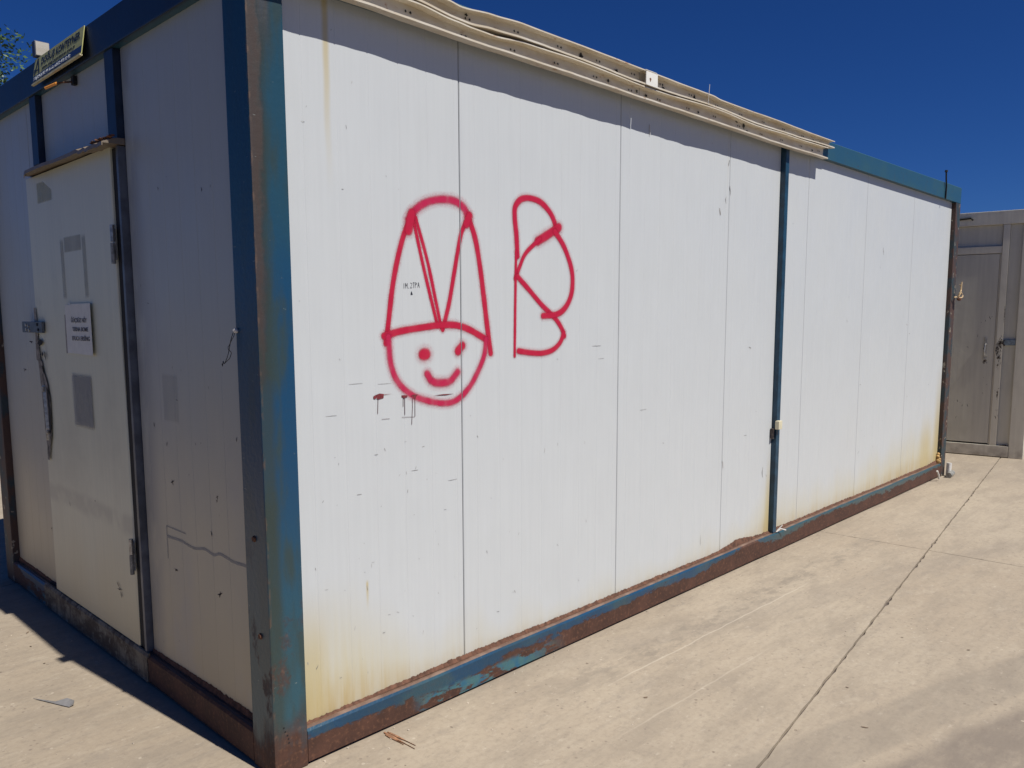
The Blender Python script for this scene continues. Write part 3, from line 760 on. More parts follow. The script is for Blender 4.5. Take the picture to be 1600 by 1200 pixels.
LAB = {7: 'round face outline sprayed in thin crimson', 8: 'left sprayed eye dot', 9: 'right sprayed eye, a slanting dot', 10: 'curved smiling mouth'}
for i, (P, wd, s_) in enumerate(STROKES):
    m = MB(); ribbon(m, P, wd, D-.0005-.00005*i, .22 if i in (6, 8, 9, 14) else .10)
    m.build('spray_stroke', mSpraySoft if s_ else mSpray, con, label=LAB.get(i, 'crimson sprayed stroke of the tall hat' if i < 13 else 'crimson sprayed stroke of the letter B'))
# older dried brush marks with drips
BL = [[(0.447, 1.218), (0.458, 1.222), (0.474, 1.226), (0.493, 1.223), (0.491, 1.209), (0.467, 1.205), (0.46, 1.209), (0.464, 1.216), (0.456, 1.208), (0.447, 1.209)], [(0.571, 1.213), (0.599, 1.211), (0.597, 1.204), (0.582, 1.201), (0.572, 1.206)], [(0.613, 1.207), (0.623, 1.211), (0.647, 1.211), (0.639, 1.204), (0.636, 1.195), (0.627, 1.197), (0.626, 1.205)], [(0.722, 1.201), (0.769, 1.203), (0.826, 1.201), (0.78, 1.198)], [(0.493, 1.222), (0.531, 1.221), (0.496, 1.22)]]
DR = [[(0.467, 1.206), (0.464, 1.155)], [(0.579, 1.203), (0.578, 1.171)], [(0.586, 1.202), (0.585, 1.141)], [(0.621, 1.202), (0.621, 1.165), (0.616, 1.102)], [(0.633, 1.195), (0.632, 1.13)], [(0.571, 1.133), (0.631, 1.129)], [(0.481, 1.134), (0.516, 1.133)]]
m = MB()
for b in BL: MB().poly([(x, D-.0018, z) for x, z in b]).build('paint_blot', mDried, con)
for i, d in enumerate(DR):
    wd = .0022 if i < 5 else .0012
    for a, b in zip(d, d[1:]):
        a, b = Vector(a), Vector(b); t = (b-a).normalized(); nn = Vector((-t.y, t.x))*wd/2
        MB().quad(*[(q.x, D-.0017, q.y) for q in (a+nn, a-nn, b-nn, b+nn)]).build('paint_drip', mDrip, con)
# small scratches and nicks
SCR = [(2.771, 2.077, 0.034, 0.047), (3.158, 1.318, 0.039, 0.023), (0.4, 0.546, 0.008, 0.023), (1.155, 0.339, 0.016, 0.017), (5.235, 1.996, 0.027, 0.048), (0.313, 2.41, 0.008, 0.006), (0.362, 2.121, 0.005, 0.016), (2.86, 2.342, 0.021, 0.04), (2.882, 2.208, 0.021, 0.055), (2.837, 2.135, 0.02, 0.034), (1.675, 1.362, 0.095, 0.006), (1.557, 1.702, 0.018, 0.014), (0.369, 0.882, 0.027, 0.007), (0.252, 1.166, 0.061, 0.004), (0.612, 0.932, 0.043, 0.005), (0.489, 1.03, 0.012, 0.014), (1.429, 1.313, 0.013, 0.009), (0.531, 0.416, 0.015, 0.01), (0.651, 0.307, 0.009, 0.02), (0.49, 0.415, 0.017, 0.005), (0.79, 0.869, 0.067, 0.005), (1.346, 0.928, 0.009, 0.028), (2.061, 1.035, 0.078, 0.006), (2.266, 0.848, 0.018, 0.01), (1.638, 0.556, 0.009, 0.016), (1.433, 0.482, 0.014, 0.012), (1.723, 1.301, 0.058, 0.003), (3.372, 0.546, 0.025, 0.057), (2.881, 0.67, 0.022, 0.052), (3.129, 0.792, 0.048, 0.008), (2.662, 0.278, 0.007, 0.052), (4.497, 0.389, 0.023, 0.01), (4.89, 0.989, 0.038, 0.015), (4.915, 0.478, 0.039, 0.03), (5.835, 1.433, 0.046, 0.026), (5.91, 1.354, 0.031, 0.016), (6.484, 0.891, 0.035, 0.011), (1.584, 0.283, 0.015, 0.012), (0.994, 0.547, 0.007, 0.016), (0.312, 1.355, 0.005, 0.008), (0.447, 1.012, 0.022, 0.004), (0.347, 1.267, 0.08, 0.002), (0.468, 1.26, 0.084, 0.002)]
rs = random.Random(3)
def nick(m, a, z, w_, h_, place):
    """a short ragged sliver; place(a,z) -> point"""
    K = 3; up, dn = [], []
    diag = rs.choice((-1, 1)) if h_ > w_*.6 else rs.choice((-.4, .4, 0))
    for k in range(K+1):
        t = k/K; th = math.sin(math.pi*(t*.8+.1))*min(w_, h_)*rs.uniform(.05, .18)+.0004
        if w_ > h_: x = a+w_*t; zz = z-h_*.5+diag*(t-.5)*h_*.6+rs.uniform(-.1, .1)*h_; up.append((x, zz+th)); dn.append((x, zz-th))
        else: zz = z-h_*t; x = a+w_*.5+diag*(t-.5)*w_*.5+rs.uniform(-.1, .1)*w_; up.append((x+th, zz)); dn.append((x-th, zz))
    m.poly([place(*p) for p in up]+[place(*p) for p in reversed(dn)])
m = MB(); pl = lambda a, z: (a, D-.0010, z)
for s_ in SCR:
    a, z, w_, h_ = s_
    for _ in range(2 if h_ > .03 else 1): nick(m, a+rs.uniform(-.3, .3)*w_*(_ > 0), z+rs.uniform(-.5, .5)*h_*(_ > 0), w_*.7, h_*.8, pl)
for k in range(80):
    x = rs.choice((rs.uniform(.15, .6), rs.uniform(.15, 1.2), rs.uniform(.15, 6.8))); z = rs.choice((rs.uniform(.2, 1.1), rs.uniform(.2, 2.3))); s_ = rs.uniform(.002, .007)*(1+x*.10)
    if abs(x-3.5) < .06: continue
    nick(m, x, z, s_*rs.choice((.4, 1, 2)), s_*rs.choice((.3, 1, 2)), pl)
m.build('scratch_marks', flat('grey_scratch', (.30, .29, .275), .7, var=.5, nscale=30), con, kind='stuff')
SC2 = [(0.767, 0.885, 0.029, 0.01), (0.398, 0.879, 0.014, 0.007), (0.456, 0.74, 0.015, 0.009), (0.775, 0.537, 0.029, 0.008), (0.423, 0.531, 0.035, 0.012), (2.523, 1.238, 0.044, 0.01), (2.39, 1.385, 0.053, 0.01), (0.789, 1.026, 0.012, 0.008), (0.236, 1.099, 0.009, 0.007), (0.898, 1.09, 0.012, 0.008), (0.4, 0.863, 0.01, 0.005), (2.255, 0.433, 0.021, 0.01), (0.747, 1.965, 0.011, 0.005), (0.404, 1.925, 0.009, 0.006)]
m = MB(); pl2 = lambda a, z: (D-.0010, a, z)
for a, z, w_, h_ in SC2: nick(m, a-w_, z, w_, h_*1.8, pl2); nick(m, a-w_*.8, z-.002, w_*.6, h_*2, pl2)
for k in range(26):
    y = rs.choice((rs.uniform(.17, .98), rs.uniform(2.22, 2.83))); s_ = rs.uniform(.003, .010)
    nick(m, y, rs.uniform(.2, 2.2), s_*rs.choice((.5, 1, 2)), s_, pl2)
m.build('scratch_marks', mDark, con, kind='stuff')
# the wavy grey scuff and its corner outline, soft smudge
m = MB(); P = [(0.825, 0.65), (0.70, 0.655), (0.60, 0.648), (0.509, 0.662), (0.44, .655), (0.385, 0.668), (0.293, 0.660), (0.213, 0.664), (.145, .668)]
Lp = catmull(P, 8)
for k in range(len(Lp)-1):
    a, b = Lp[k], Lp[k+1]; h0 = .006; 
    m.quad((D-.0012, a.x, a.y-h0), (D-.0012, b.x, b.y-h0), (D-.0012, b.x, b.y+h0), (D-.0012, a.x, a.y+h0), uv=((.5, 0), (.5, 0), (.5, 1), (.5, 1)))
m.quad((D-.0012, .832, .56), (D-.0012, .826, .56), (D-.0012, .826, .69), (D-.0012, .832, .69), uv=((0.1, .4), (.9, .4), (.9, .6), (.1, .6)))
m.quad((D-.0012, .83, .688), (D-.0012, .66, .688), (D-.0012, .66, .694), (D-.0012, .83, .694), uv=((0.1, .4), (.9, .4), (.9, .6), (.1, .6)))
m.build('scuff_mark', mScuff, con)
def decal(name, mat, parent, y0, y1, z0, z1, x=D-.0014):
    m = MB(); m.quad((x, y1, z0), (x, y0, z0), (x, y0, z1), (x, y1, z1)); return m.build(name, mat, parent)
decal('smudge', mSmoke, con, .66, .80, 1.10, 1.29)
# black felt-pen scrawl on the hat
G5 = {'M': [((0, 0), (0, 1)), ((0, 1), (.5, .4)), ((.5, .4), (1, 1)), ((1, 1), (1, 0))], '2': [((0, 1), (1, .8)), ((1, .8), (0, 0)), ((0, 0), (1, .1))], '7': [((0, 1), (1, 1)), ((1, 1), (.4, 0))],
      'T': [((0, 1), (1, 1)), ((.5, 1), (.5, 0))], 'P': [((0, 0), (0, 1)), ((0, 1), (1, .8)), ((1, .8), (0, .5))], 'A': [((0, 0), (.5, 1)), ((.5, 1), (1, 0)), ((.2, .4), (.8, .4))], 'I': [((.5, 0), (.5, 1))], '.': [((.2, 0), (.6, .1))]}
m = MB(); x = .588
for i, cchar in enumerate('I4.2TPA'.replace('4', 'M')):
    w_, h_ = .0085, .019
    for a, b in G5[cchar]:
        A = Vector((x+a[0]*w_, 1.594+a[1]*h_+i*.0008)); B = Vector((x+b[0]*w_, 1.594+b[1]*h_+i*.0008)); t = (B-A).normalized(); nn = Vector((-t.y, t.x))*.0007
        m.quad(*[(q.x, D-.0011, q.y) for q in (A+nn, A-nn, B-nn, B+nn)])
    x += .0112
m.poly([(.622, D-.0011, 1.572), (.632, D-.0011, 1.573), (.629, D-.0011, 1.580), (.626, D-.0011, 1.586), (.623, D-.0011, 1.579)])
m.build('pen_scrawl', mMarker, con)

# ---- door ------------------------------------------------------------
door = MB()
secs = []
for z in (.132, .5, 1.0, 1.6, 2.0, 2.152):
    wv = .003*math.sin(z*2.1)
    rw = (2.158 if z < .9 else 2.172)-(.006 if .9 < z < 1.4 else 0)
    secs.append([(.012+wv, 1.104-.004*math.sin(z*3), z), (.009+wv, 1.112, z), (.010+wv, rw-.008, z), (.013+wv, rw, z), (.052, rw, z), (.052, 1.104, z)])
door.sweep(secs)
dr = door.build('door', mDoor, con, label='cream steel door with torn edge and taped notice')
XD = .0125
for zc in (1.78, .52):
    m = MB(); m.box(.004, .0095, 1.092, 1.118, zc-.06, zc+.06, .001)
    h = m.build('hinge', mHinge, dr)
    m = MB(); m.tube([(-.004, 1.098, zc-.075), (-.004, 1.098, zc+.005)], .0085, 10); m.build('hinge_barrel', mHinge, h)
    m = MB(); m.tube([(-.004, 1.094, zc+.010), (-.004, 1.094, zc+.075)], .0085, 10); m.build('hinge_barrel', mBare, h)
# hasp plate bridging door and wall
pt = MB().box(-.006, .006, 2.035, 2.345, 1.424, 1.478, .002).build('hasp_plate', mGrey, dr)
for y, z in ((2.28, 1.462), (2.24, 1.456), (2.28, 1.440), (2.235, 1.436), (2.10, 1.464), (2.09, 1.438)):
    m = MB(); m.tube([(-.006, y, z), (-.0095, y, z)], .0075, 8); m.build('screw_head', mBare if y > 2.2 else mBlack, pt)
# torn edge: dark gap, peeled strip and holes
m = MB()
for k, (z, ya, yb) in enumerate([]): pass
gash = [(1.545, 2.150, 2.176), (1.48, 2.142, 2.176), (1.36, 2.140, 2.186), (1.290, 2.128, 2.190), (1.286, 2.110, 2.165), (1.23, 2.085, 2.158), (1.17, 2.045, 2.150), (1.10, 2.025, 2.142), (1.00, 2.030, 2.135), (.92, 2.042, 2.128), (.87, 2.070, 2.125), (.80, 2.095, 2.125)]
for (z0, a0, b0), (z1, a1, b1) in zip(gash, gash[1:]):
    m.quad((XD-.0075, b0, z0), (XD-.0075, a0, z0), (XD-.0075, a1, z1), (XD-.0075, b1, z1), uv=[(0, 0)]*4)
m.build('torn_edge', flat('exposed_grey_core', (.22, .20, .17), .8, var=.5, nscale=35), dr)
m = MB()
for pts in ([(2.105, 1.395), (2.135, 1.385), (2.155, 1.372), (2.12, 1.360), (2.085, 1.368), (2.07, 1.38)],
            [(2.085, 1.335), (2.10, 1.325), (2.09, 1.31), (2.075, 1.32)], [(2.05, 1.34), (2.058, 1.31), (2.04, 1.29), (2.044, 1.33)], [(2.125, 1.33), (2.115, 1.30), (2.105, 1.318)],
            [(2.115, 1.265), (2.10, 1.235), (2.085, 1.22), (2.095, 1.262)],
            [(2.062, 1.165), (2.04, 1.15), (2.03, 1.05), (2.034, .96), (2.052, .93), (2.062, .97), (2.058, 1.05), (2.064, 1.12)],
            [(2.10, 1.10), (2.105, 1.08), (2.094, 1.06), (2.09, 1.09)], [(2.095, .97), (2.11, .985), (2.10, .945), (2.085, .93)], [(2.105, .88), (2.095, .86), (2.088, .82), (2.10, .85)]):
    MB().poly([(XD-.009, y, z) for y, z in pts]).build('ragged_hole', mBlack, dr)
m = MB()
m.sweep([[(-.006, 2.085+dy, z), (.006, 2.074+dy, z), (.006, 2.078+dy, z), (-.002, 2.090+dy, z)] for z, dy in ((.90, .004), (.96, -.006), (1.05, 0), (1.12, .006), (1.17, .012))])
m.box(-.008, 0, 2.085, 2.108, 1.140, 1.165, .002); m.box(-.008, 0, 2.062, 2.078, .935, .950, .002); m.box(-.006, 0, 2.052, 2.062, .905, .93, .001)
m.build('peeled_strip', mBare, dr)
# old tape
decal('tape_residue', mTapeDark, dr, 1.455, 1.715, 1.0, 1.252, XD-.0055)
for y0, y1, z0, z1 in ((1.70, 1.745, 1.57, 1.85), (1.425, 1.47, 1.57, 1.85), (1.47, 1.70, 1.78, 1.85)): decal('tape_residue', mTapeLine, dr, y0, y1, z0, z1, XD-.0056)
decal('tape_residue', mat_residue('olive_smear', (.34, .35, .24), .5), dr, 1.80, 2.02, 2.02, 2.12, XD-.0056)
m = MB()
for a, z, w_, h_ in [(1.84, 0.629, 0.017, 0.013), (1.119, 2.065, 0.038, 0.014), (1.502, 0.691, 0.016, 0.006), (1.281, 0.365, 0.029, 0.018), (1.264, 0.34, 0.043, 0.009), (1.26, .33, .02, .02)]:
    nick(m, a, z, w_, h_*1.5, lambda p, q: (XD-.0052, p, q))
m.build('scratch_marks', mDark, dr, kind='stuff')
# drip cap above the door
m = MB(); secs = []
for k in range(41):
    t = k/40; y = 1.015+t*(2.12-1.015); tip = max(0, (t-.86)/.14)
    e = .052*(1-.75*tip)+.006*nz(y, 9, 3)*(1-t*.8); zz = 2.150+.010*t+.004*nz(y, 5, 1)-(.012*abs(nz(y, 25, 8)) if t < .25 else 0)
    h_ = .028*(1-.8*tip)
    secs.append([(.033, y, zz+h_), (-.004, y, zz+h_*.9), (-e, y, zz+.006), (-e, y, zz-.008), (-e+.003, y, zz-.008), (-e+.004, y, zz+.002), (.033, y, zz+.004)])
m.sweep(secs); cap = m.build('drip_cap', mCap, con)
m = MB()
for k in range(14):
    bm = bmesh.new(); bmesh.ops.create_icosphere(bm, subdivisions=1, radius=.006+.007*rs.random())
    for v in bm.verts: v.co = Vector((v.co.x*.8, v.co.y*1.6, v.co.z*.6))*(1+.4*noise.noise(v.co*70)) + Vector((-.03+.02*rs.random(), 1.0+.016*k, 2.174+.004*rs.random()))
    m.bm(bm)
m.build('rust_flakes', mRust, cap, kind='stuff')
# threshold sheet folded over the rail
m = MB(); secs = []
for k in range(31):
    y = 1.00+(2.30-1.00)*k/30; b = .003*nz(y, 5, 6); z1 = .118+.004*nz(y, 3, 2)
    secs.append([(-.0065+b*.5, y, .012), (-.0045+b*.5, y, .02), (-.004+b, y, z1), (.004, y, z1+.011), (.010, y, z1+.013), (.010, y, .012)])
m.sweep(secs); m.build('threshold_sheet', mThresh, con)

# ------------------------------------------------------------------ lettering helper
def text_mesh(name, s, mat, parent, origin, size, xdir, ydir, sx=1.0, align='LEFT', ext=.0004, bold=0.0, spacing=1.0):
    cu = bpy.data.curves.new(name, 'FONT'); cu.body = s; cu.size = size; cu.extrude = ext; cu.align_x = align; cu.offset = bold; cu.space_character = spacing
    cu.resolution_u = 3
    tmp = bpy.data.objects.new(name+'_tmp', cu); scn.collection.objects.link(tmp)
    dg = bpy.context.evaluated_depsgraph_get(); dg.update()
    me = bpy.data.meshes.new_from_object(tmp.evaluated_get(dg)); bpy.data.objects.remove(tmp); bpy.data.curves.remove(cu)
    X, Y = Vector(xdir).normalized(), Vector(ydir).normalized(); Zv = X.cross(Y)
    for v in me.vertices: v.co = X*v.co.x*sx+Y*v.co.y+Zv*v.co.z
    me.name = name; me.materials.clear(); me.materials.append(mat)
    o = bpy.data.objects.new(name, me); scn.collection.objects.link(o); o.parent = parent; o.location = Vector(origin)-ORG[parent.name]; ORG[o.name] = Vector(origin); return o

# ------------------------------------------------------------------ name board on the end rail
sg = thing('sign_board', (-.012, 1.555, 2.523), 'small olive and navy printed container company board on the end top rail', 'sign')
t0 = Vector((-.006, 0, 2.634)); b0 = Vector((-.024, 0, 2.524))
up = (t0-b0).normalized(); Hs = (t0-b0).length; ydir = Vector((0, -1, 0)); nrm = ydir.cross(up)
def sp(y, h, d=0.0): p = b0+up*h+nrm*d; return (p.x, y, p.z)
def plate(y0, y1, h0, h1, d0, d1):
    m = MB(); a = [sp(y, h, d) for y, h in ((y1, h0), (y0, h0), (y0, h1), (y1, h1)) for d in (d0,)]; b = [sp(y, h, d1) for y, h in ((y1, h0), (y0, h0), (y0, h1), (y1, h1))]
    m.sweep([a, b]); return m
plate(1.248, 1.862, 0, Hs, -.003, 0).build('board', mSignY, sg)
plate(1.250, 1.860, .008, .034, .0003, .0009).build('print_band', mSignB, sg)
plate(1.250, 1.860, -.006, .0, -.006, .004).build('edge_lip', mat_cream('pale_lip', (.55, .50, .32), .2), sg)
text_mesh('lettering', 'DOĞUŞ KONTEYNER', mSignK, sg, sp(1.765, .070, .0006), .041, ydir, up, sx=1.20, bold=.0011)
text_mesh('lettering', 'www.doguskonteyner.com.tr', mSignK, sg, sp(1.745, .044, .0006), .020, ydir, up, sx=1.75)
text_mesh('lettering', 'Tel:(0216) 312 11 36 Gsm:0532 473 32 42', mSignW, sg, sp(1.852, .014, .0012), .020, ydir, up, sx=1.38, bold=.0003)
m = MB()
def lg(pts): m.poly([sp(1.855-a*.085, .037+b*.070, .0008) for a, b in pts])
lg([(.05, .0), (.22, 0), (.5, .72), (.5, 1.0), (.40, 1.0)]); lg([(.42, 1.0), (.56, 1.0), (.95, .05), (.95, 0), (.78, 0)]); lg([(0, .38), (.18, .38), (.12, .20), (0, .20)])
lg([(.30, .3), (.62, .3), (.68, .2), (.26, .2)])
m.build('emblem', mSignK, sg)

# paper notice taped to the door
pn = thing('paper_notice', (.004, 1.53, 1.335), 'curled white paper notice with three printed lines taped on the door', 'notice')
XP = XD-.0105
m = MB(); K = 12; secs = []
def pz(t, z):  # curl along the left side
    return XP-.012*max(0, 1-t/.14)**2-.006*max(0, (t-.9)/.1)**2
for k in range(K+1):
    t = k/K; y = 1.680-t*.292; zt_ = 1.556; zb_ = 1.338-.004*t
    if t < .12: zt_ -= .006
    secs.append([(pz(t, 0), y, zb_), (pz(t, 1), y-.0, zt_), (pz(t, 1)+.0006, y, zt_), (pz(t, 0)+.0006, y, zb_)])
m.sweep(secs); m.build('sheet', mPaper, pn)
m = MB(); m.quad((XD-.0078, 1.745, 1.335), (XD-.0078, 1.668, 1.340), (XD-.0078, 1.672, 1.50), (XD-.0078, 1.740, 1.51), uv=[(0, 0)]*4); m.build('torn_remnant', flat('stained_paper_remnant', (.30, .27, .25), .8, var=.2), pn)
for z0, y0, s_ in ((1.475, 1.645, 'ĞÜÇSÜZ NİY'), (1.436, 1.635, 'TERNA BOME'), (1.396, 1.645, 'EFUCA ERSİNG')):
    text_mesh('lettering', s_, mInk, pn, (XP-.0016, y0, z0), .026, (0, -1, 0), (0, 0, 1), sx=1.22, bold=.0002)
m = MB()
m.quad((XP-.001, 1.71, 1.556), (XP-.001, 1.695, 1.556), (XP-.001, 1.66, 1.525), (XP-.001, 1.672, 1.522), uv=[(0, 0)]*4); m.quad((XP-.0012, 1.668, 1.560), (XP-.0012, 1.652, 1.562), (XP-.0012, 1.644, 1.540), (XP-.0012, 1.660, 1.538), uv=[(0, 0)]*4)
m.build('tape', mPvc, pn)

# box lamps on the roof edge
def roofbox(x0, x1, y0, y1, zb, h, label):
    t = thing('roof_box', ((x0+x1)/2, (y0+y1)/2, zb), label, 'lamp box')
    MB().box(x0, x1, y0, y1, zb+.012, zb+h, .003).build('housing', mBoxShade, t)
    MB().box(x0+.003, x1-.003, y0-.004, y0-.0005, zb+.016, zb+h-.004, .001).build('cover', mat_cream('stained_cover', (.42, .39, .34), .35), t)
    MB().box(x0+.02, x1-.02, (y0+y1)/2-.01, (y0+y1)/2+.01, zb, zb+.0125).build('bracket', mRust, t)
mBoxShade = flat('box_side_with_shade', (.06, .07, .10), .5)  # side of the pale box, its shade put into the colour
roofbox(-.012, .048, 1.835, 1.875, 2.634, .078, 'small square pale box on the roof edge at the end of the printed board')
roofbox(.0, .07, .86, .90, 2.634, .11, 'small pale box on the roof edge cut by the top of the frame')
# bracket with amber rod
ab = thing('rod_bracket', (D, 1.493, 2.485), 'short bracket with bright amber rod under the printed board', 'bracket')
MB().box(.018, D-.0005, 1.478, 1.508, 2.462, 2.498, .003).build('wall_plate', mBlack, ab)
m = MB(); m.tube([(.02, 1.494, 2.474), (-.012, 1.505, 2.468), (-.033, 1.520, 2.463)], .0035, 6); m.build('arm', mRust, ab)
m = MB(); m.tube([(-.033, 1.520, 2.463), (-.052, 1.60, 2.455)], .0055, 8); m.build('rod', mAmber, ab)

# wire tangle on the near post, rope on the far post
m = MB(); P = [(-.004, .128, 1.455), (-.012, .135, 1.43), (-.02, .15, 1.405), (-.015, .165, 1.395), (-.01, .155, 1.38), (-.015, .16, 1.36), (-.02, .20, 1.345), (-.01, .217, 1.338), (-.012, .21, 1.355), (-.016, .19, 1.345), (-.01, .17, 1.39), (-.012, .15, 1.42), (-.004, .14, 1.46)]
w3 = []
for i in range(len(P)-1):
    for k in range(4): w3.append(Vector(P[i]).lerp(Vector(P[i+1]), k/4)+Vector((0, .002*math.sin(i*3+k), .002*math.cos(i*5+k))))
m.tube(w3, .0011, 5, caps=False)
t = thing('wire_tangle', (-.004, .128, 1.338), 'tangle of thin dark wire hanging on the near blue post', 'wire'); m.build('wire', mBlack, t)
bm = bmesh.new(); bmesh.ops.create_icosphere(bm, subdivisions=2, radius=.0085)
for v in bm.verts: v.co = v.co*(1+.3*noise.noise(v.co*150))+Vector((-.005, .130, 1.452))
m = MB(); m.bm(bm); m.build('knot', mPvc, t)
t = thing('rope_scrap', (7.0, -.01, 1.62), 'knotted scrap of pale rope tied on the far blue post', 'rope')
m = MB(); Y0 = -.02
m.tube([(6.90, Y0, 1.66), (6.95, Y0-.02, 1.665), (6.98, Y0-.03, 1.70), (6.995, Y0-.03, 1.80)], .006, 6)
m.tube([(6.96+.045*math.cos(a)+.02, Y0-.03+.01*math.sin(a*2), 1.69+.035*math.sin(a)) for a in [k*.6 for k in range(11)]], .006, 6, caps=False)
m.tube([(6.97, Y0-.03, 1.70), (6.955, Y0-.035, 1.76), (6.94, Y0-.03, 1.775)], .004, 5)
m.build('strand', mStraw, t)
bm = bmesh.new(); bmesh.ops.create_icosphere(bm, subdivisions=2, radius=.028)
for v in bm.verts: v.co = Vector((v.co.x*1.3, v.co.y*.6, v.co.z*.6))*(1+.4*noise.noise(v.co*60))+Vector((6.975, Y0-.02, 1.645))
m = MB(); m.bm(bm); m.build('knot', mRust, t)

# ------------------------------------------------------------------ second container behind
A = Vector((8.352, .355, 0)); dv = Vector((.13357, -.99104, 0))
rz = math.atan2(dv.y, dv.x)
c2 = thing('storage_container', tuple(A+dv*-.75), 'greyish white storage container with closed door behind the far end', 'container', rz)
# local frame: u along the front (towards the camera side), v away from the viewer = +y local ; origin at u=-.75
def u(x): return x+.75
def B(name, mat, x0, x1, y0, y1, z0, z1, bev=0.0, parent=None, **k): return MB().box(u(x0), u(x1), y0, y1, z0, z1, bev).build(name, mat, parent or c2, **k)
W0, W1, DP, H2 = -1.75, .70, 5.9, 2.57
B('dark_backing', mBacking, W0+.06, W1-.06, .10, DP-.06, .08, 2.50)
B('roof_sheet', mRoof, W0+.04, W1-.04, .04, DP-.04, 2.535, 2.562)
B('corner_post', mC2b, .567, W1, 0, .13, 0, 2.427, .006); B('corner_post', mC2b, W0, W0+.13, 0, .13, 0, 2.427, .006)
B('corner_post', mC2b, .567, W1, DP-.13, DP, 0, 2.427, .006); B('corner_post', mC2b, W0, W0+.13, DP-.13, DP, 0, 2.427, .006)
B('top_rail', mC2b, W0, W1, 0, .10, 2.43, H2, .006); B('top_rail', mC2b, W1-.10, W1, .102, DP-.102, 2.43, H2, .006); B('top_rail', mC2b, W0, W0+.10, .102, DP-.102, 2.43, H2, .006); B('top_rail', mC2b, W0, W1, DP-.10, DP, 2.43, H2, .006)
B('bottom_rail', mC2b, W0+.132, .565, 0, .10, .008, .125, .004); B('bottom_rail', mC2w, W1-.10, W1-.004, .132, DP-.132, .008, .125, .004); B('bottom_rail', mC2b, W0+.004, W0+.10, .132, DP-.132, .008, .125, .004); B('bottom_rail', mC2b, W0+.132, .565, DP-.1, DP, .008, .125, .004)
# front: transom panel, header, door, frame upright, recessed strip
B('transom_panel', mC2, -.505, .385, .035, .08, 2.215, 2.428, .002)
B('door_header', mC2b, -.505, .388, .006, .08, 2.138, 2.212, .004)
d2 = B('door', mC2, -.50, .372, .012, .055, .142, 2.132, .003, label='flat grey white door of the rear container')
B('door_frame', mC2b, .390, .452, .004, .08, .127, 2.428, .004); B('door_stop', mC2b, .3735, .3895, .020, .08, .127, 2.137, .002)
B('door_frame', mC2b, -.58, -.507, .004, .08, .127, 2.428, .004)
B('wall_panel', mC2, .453, .566, .030, .08, .127, 2.428, .002); B('wall_panel', mC2, W0+.131, -.582, .030, .08, .127, 2.428, .002)
B('lock_bar', flat('pale_blue_lock_paint', (.20, .25, .28), .5, var=.3, nscale=40), .455, .563, .004, .028, 1.185, 1.245, .003)
mrs = MB()
for cx_, cz_, rx_, rz_ in ((.448, 1.215, .028, .035), (.425, 1.19, .022, .05), (.405, 1.14, .012, .06), (.425, 1.06, .015, .02), (.418, .98, .007, .012), (.432, .66, .006, .05), (.300, 1.02, .018, .03), (.520, .13, .05, .012), (.448, 1.5, .003, .09)):
    yy_ = .0025 if cx_ != .3 else .0105
    mrs.poly([(u(cx_+rx_*math.cos(a)*(1+.45*math.sin(a*3+cz_*9))), yy_, cz_+rz_*math.sin(a)*(1+.4*math.cos(a*4+cx_*50))) for a in [k_*2*math.pi/16 for k_ in range(16)]])
nrs = N('rust_bloom_rear', .9); nrs.put(nrs.b.inputs['Alpha'], nrs.step(nrs.noise(70, detail=5, rough=.7), .40, .56))
mrs.build('rust_bloom', nrs.color((.045, .028, .02)), c2, kind='stuff')
hb = B('handle_plate', mBare, .283, .312, .004, .011, 1.03, 1.27, .002, parent=d2)
m = MB(); m.tube([(u(.298), .004, 1.20), (u(.298), -.03, 1.19), (u(.292), -.035, 1.12), (u(.30), -.03, 1.07), (u(.318), -.03, 1.07)], .007, 6); m.build('handle', mBare, hb)
m = MB()
for k in range(60):
    x, z = rs.choice(((rs.uniform(.395, .445), rs.uniform(.4, 1.3)), (rs.uniform(.395, .448), rs.uniform(.95, 1.3)), (rs.uniform(.395, .448), rs.uniform(1.0, 1.25)), (rs.uniform(.0, .35), rs.uniform(.3, 1.5)))); s_ = rs.uniform(.006, .022)
    yy = .0032 if x > .377 else .0112
    nick(m, u(x), z, s_*rs.choice((.5, 1)), s_*rs.choice((.7, 1.5)), lambda a, b, yy=yy: (a, yy, b))
m.build('scratch_marks', mBlack, c2, kind='stuff')
m = MB(); m.tube([(u(-.10), -.012, 2.497), (u(.09), -.012, 2.512), (u(.11), -.02, 2.490)], .011, 6); m.build('cable_hook', mBlack, c2)
# ribbed side sheets
for side, xx in (('near', W1-.012), ('far', W0+.012)):
    s_ = -1 if side == 'near' else 1
    for j in range(5):
        y0, y1 = .132+j*(DP-.264)/5, .132+(j+1)*(DP-.264)/5; pr = [(y0+.002, 0)]
        q = y0+.04
        while q < y1-.06: pr += [(q, 0), (q+.015, .012), (q+.045, .012), (q+.06, 0)]; q += .14
        pr.append((y1-.002, 0)); m = MB()
        m.sweep([[(u(xx+s_*d), y, z) for y, d in pr]+[(u(xx+s_*.045), y1-.002, z), (u(xx+s_*.045), y0+.002, z)] for z in (.126, 2.428)])
        m.build('wall_panel', mC2w, c2)
B('wall_panel', mC2, W0+.132, .565, DP-.08, DP-.03, .127, 2.428)

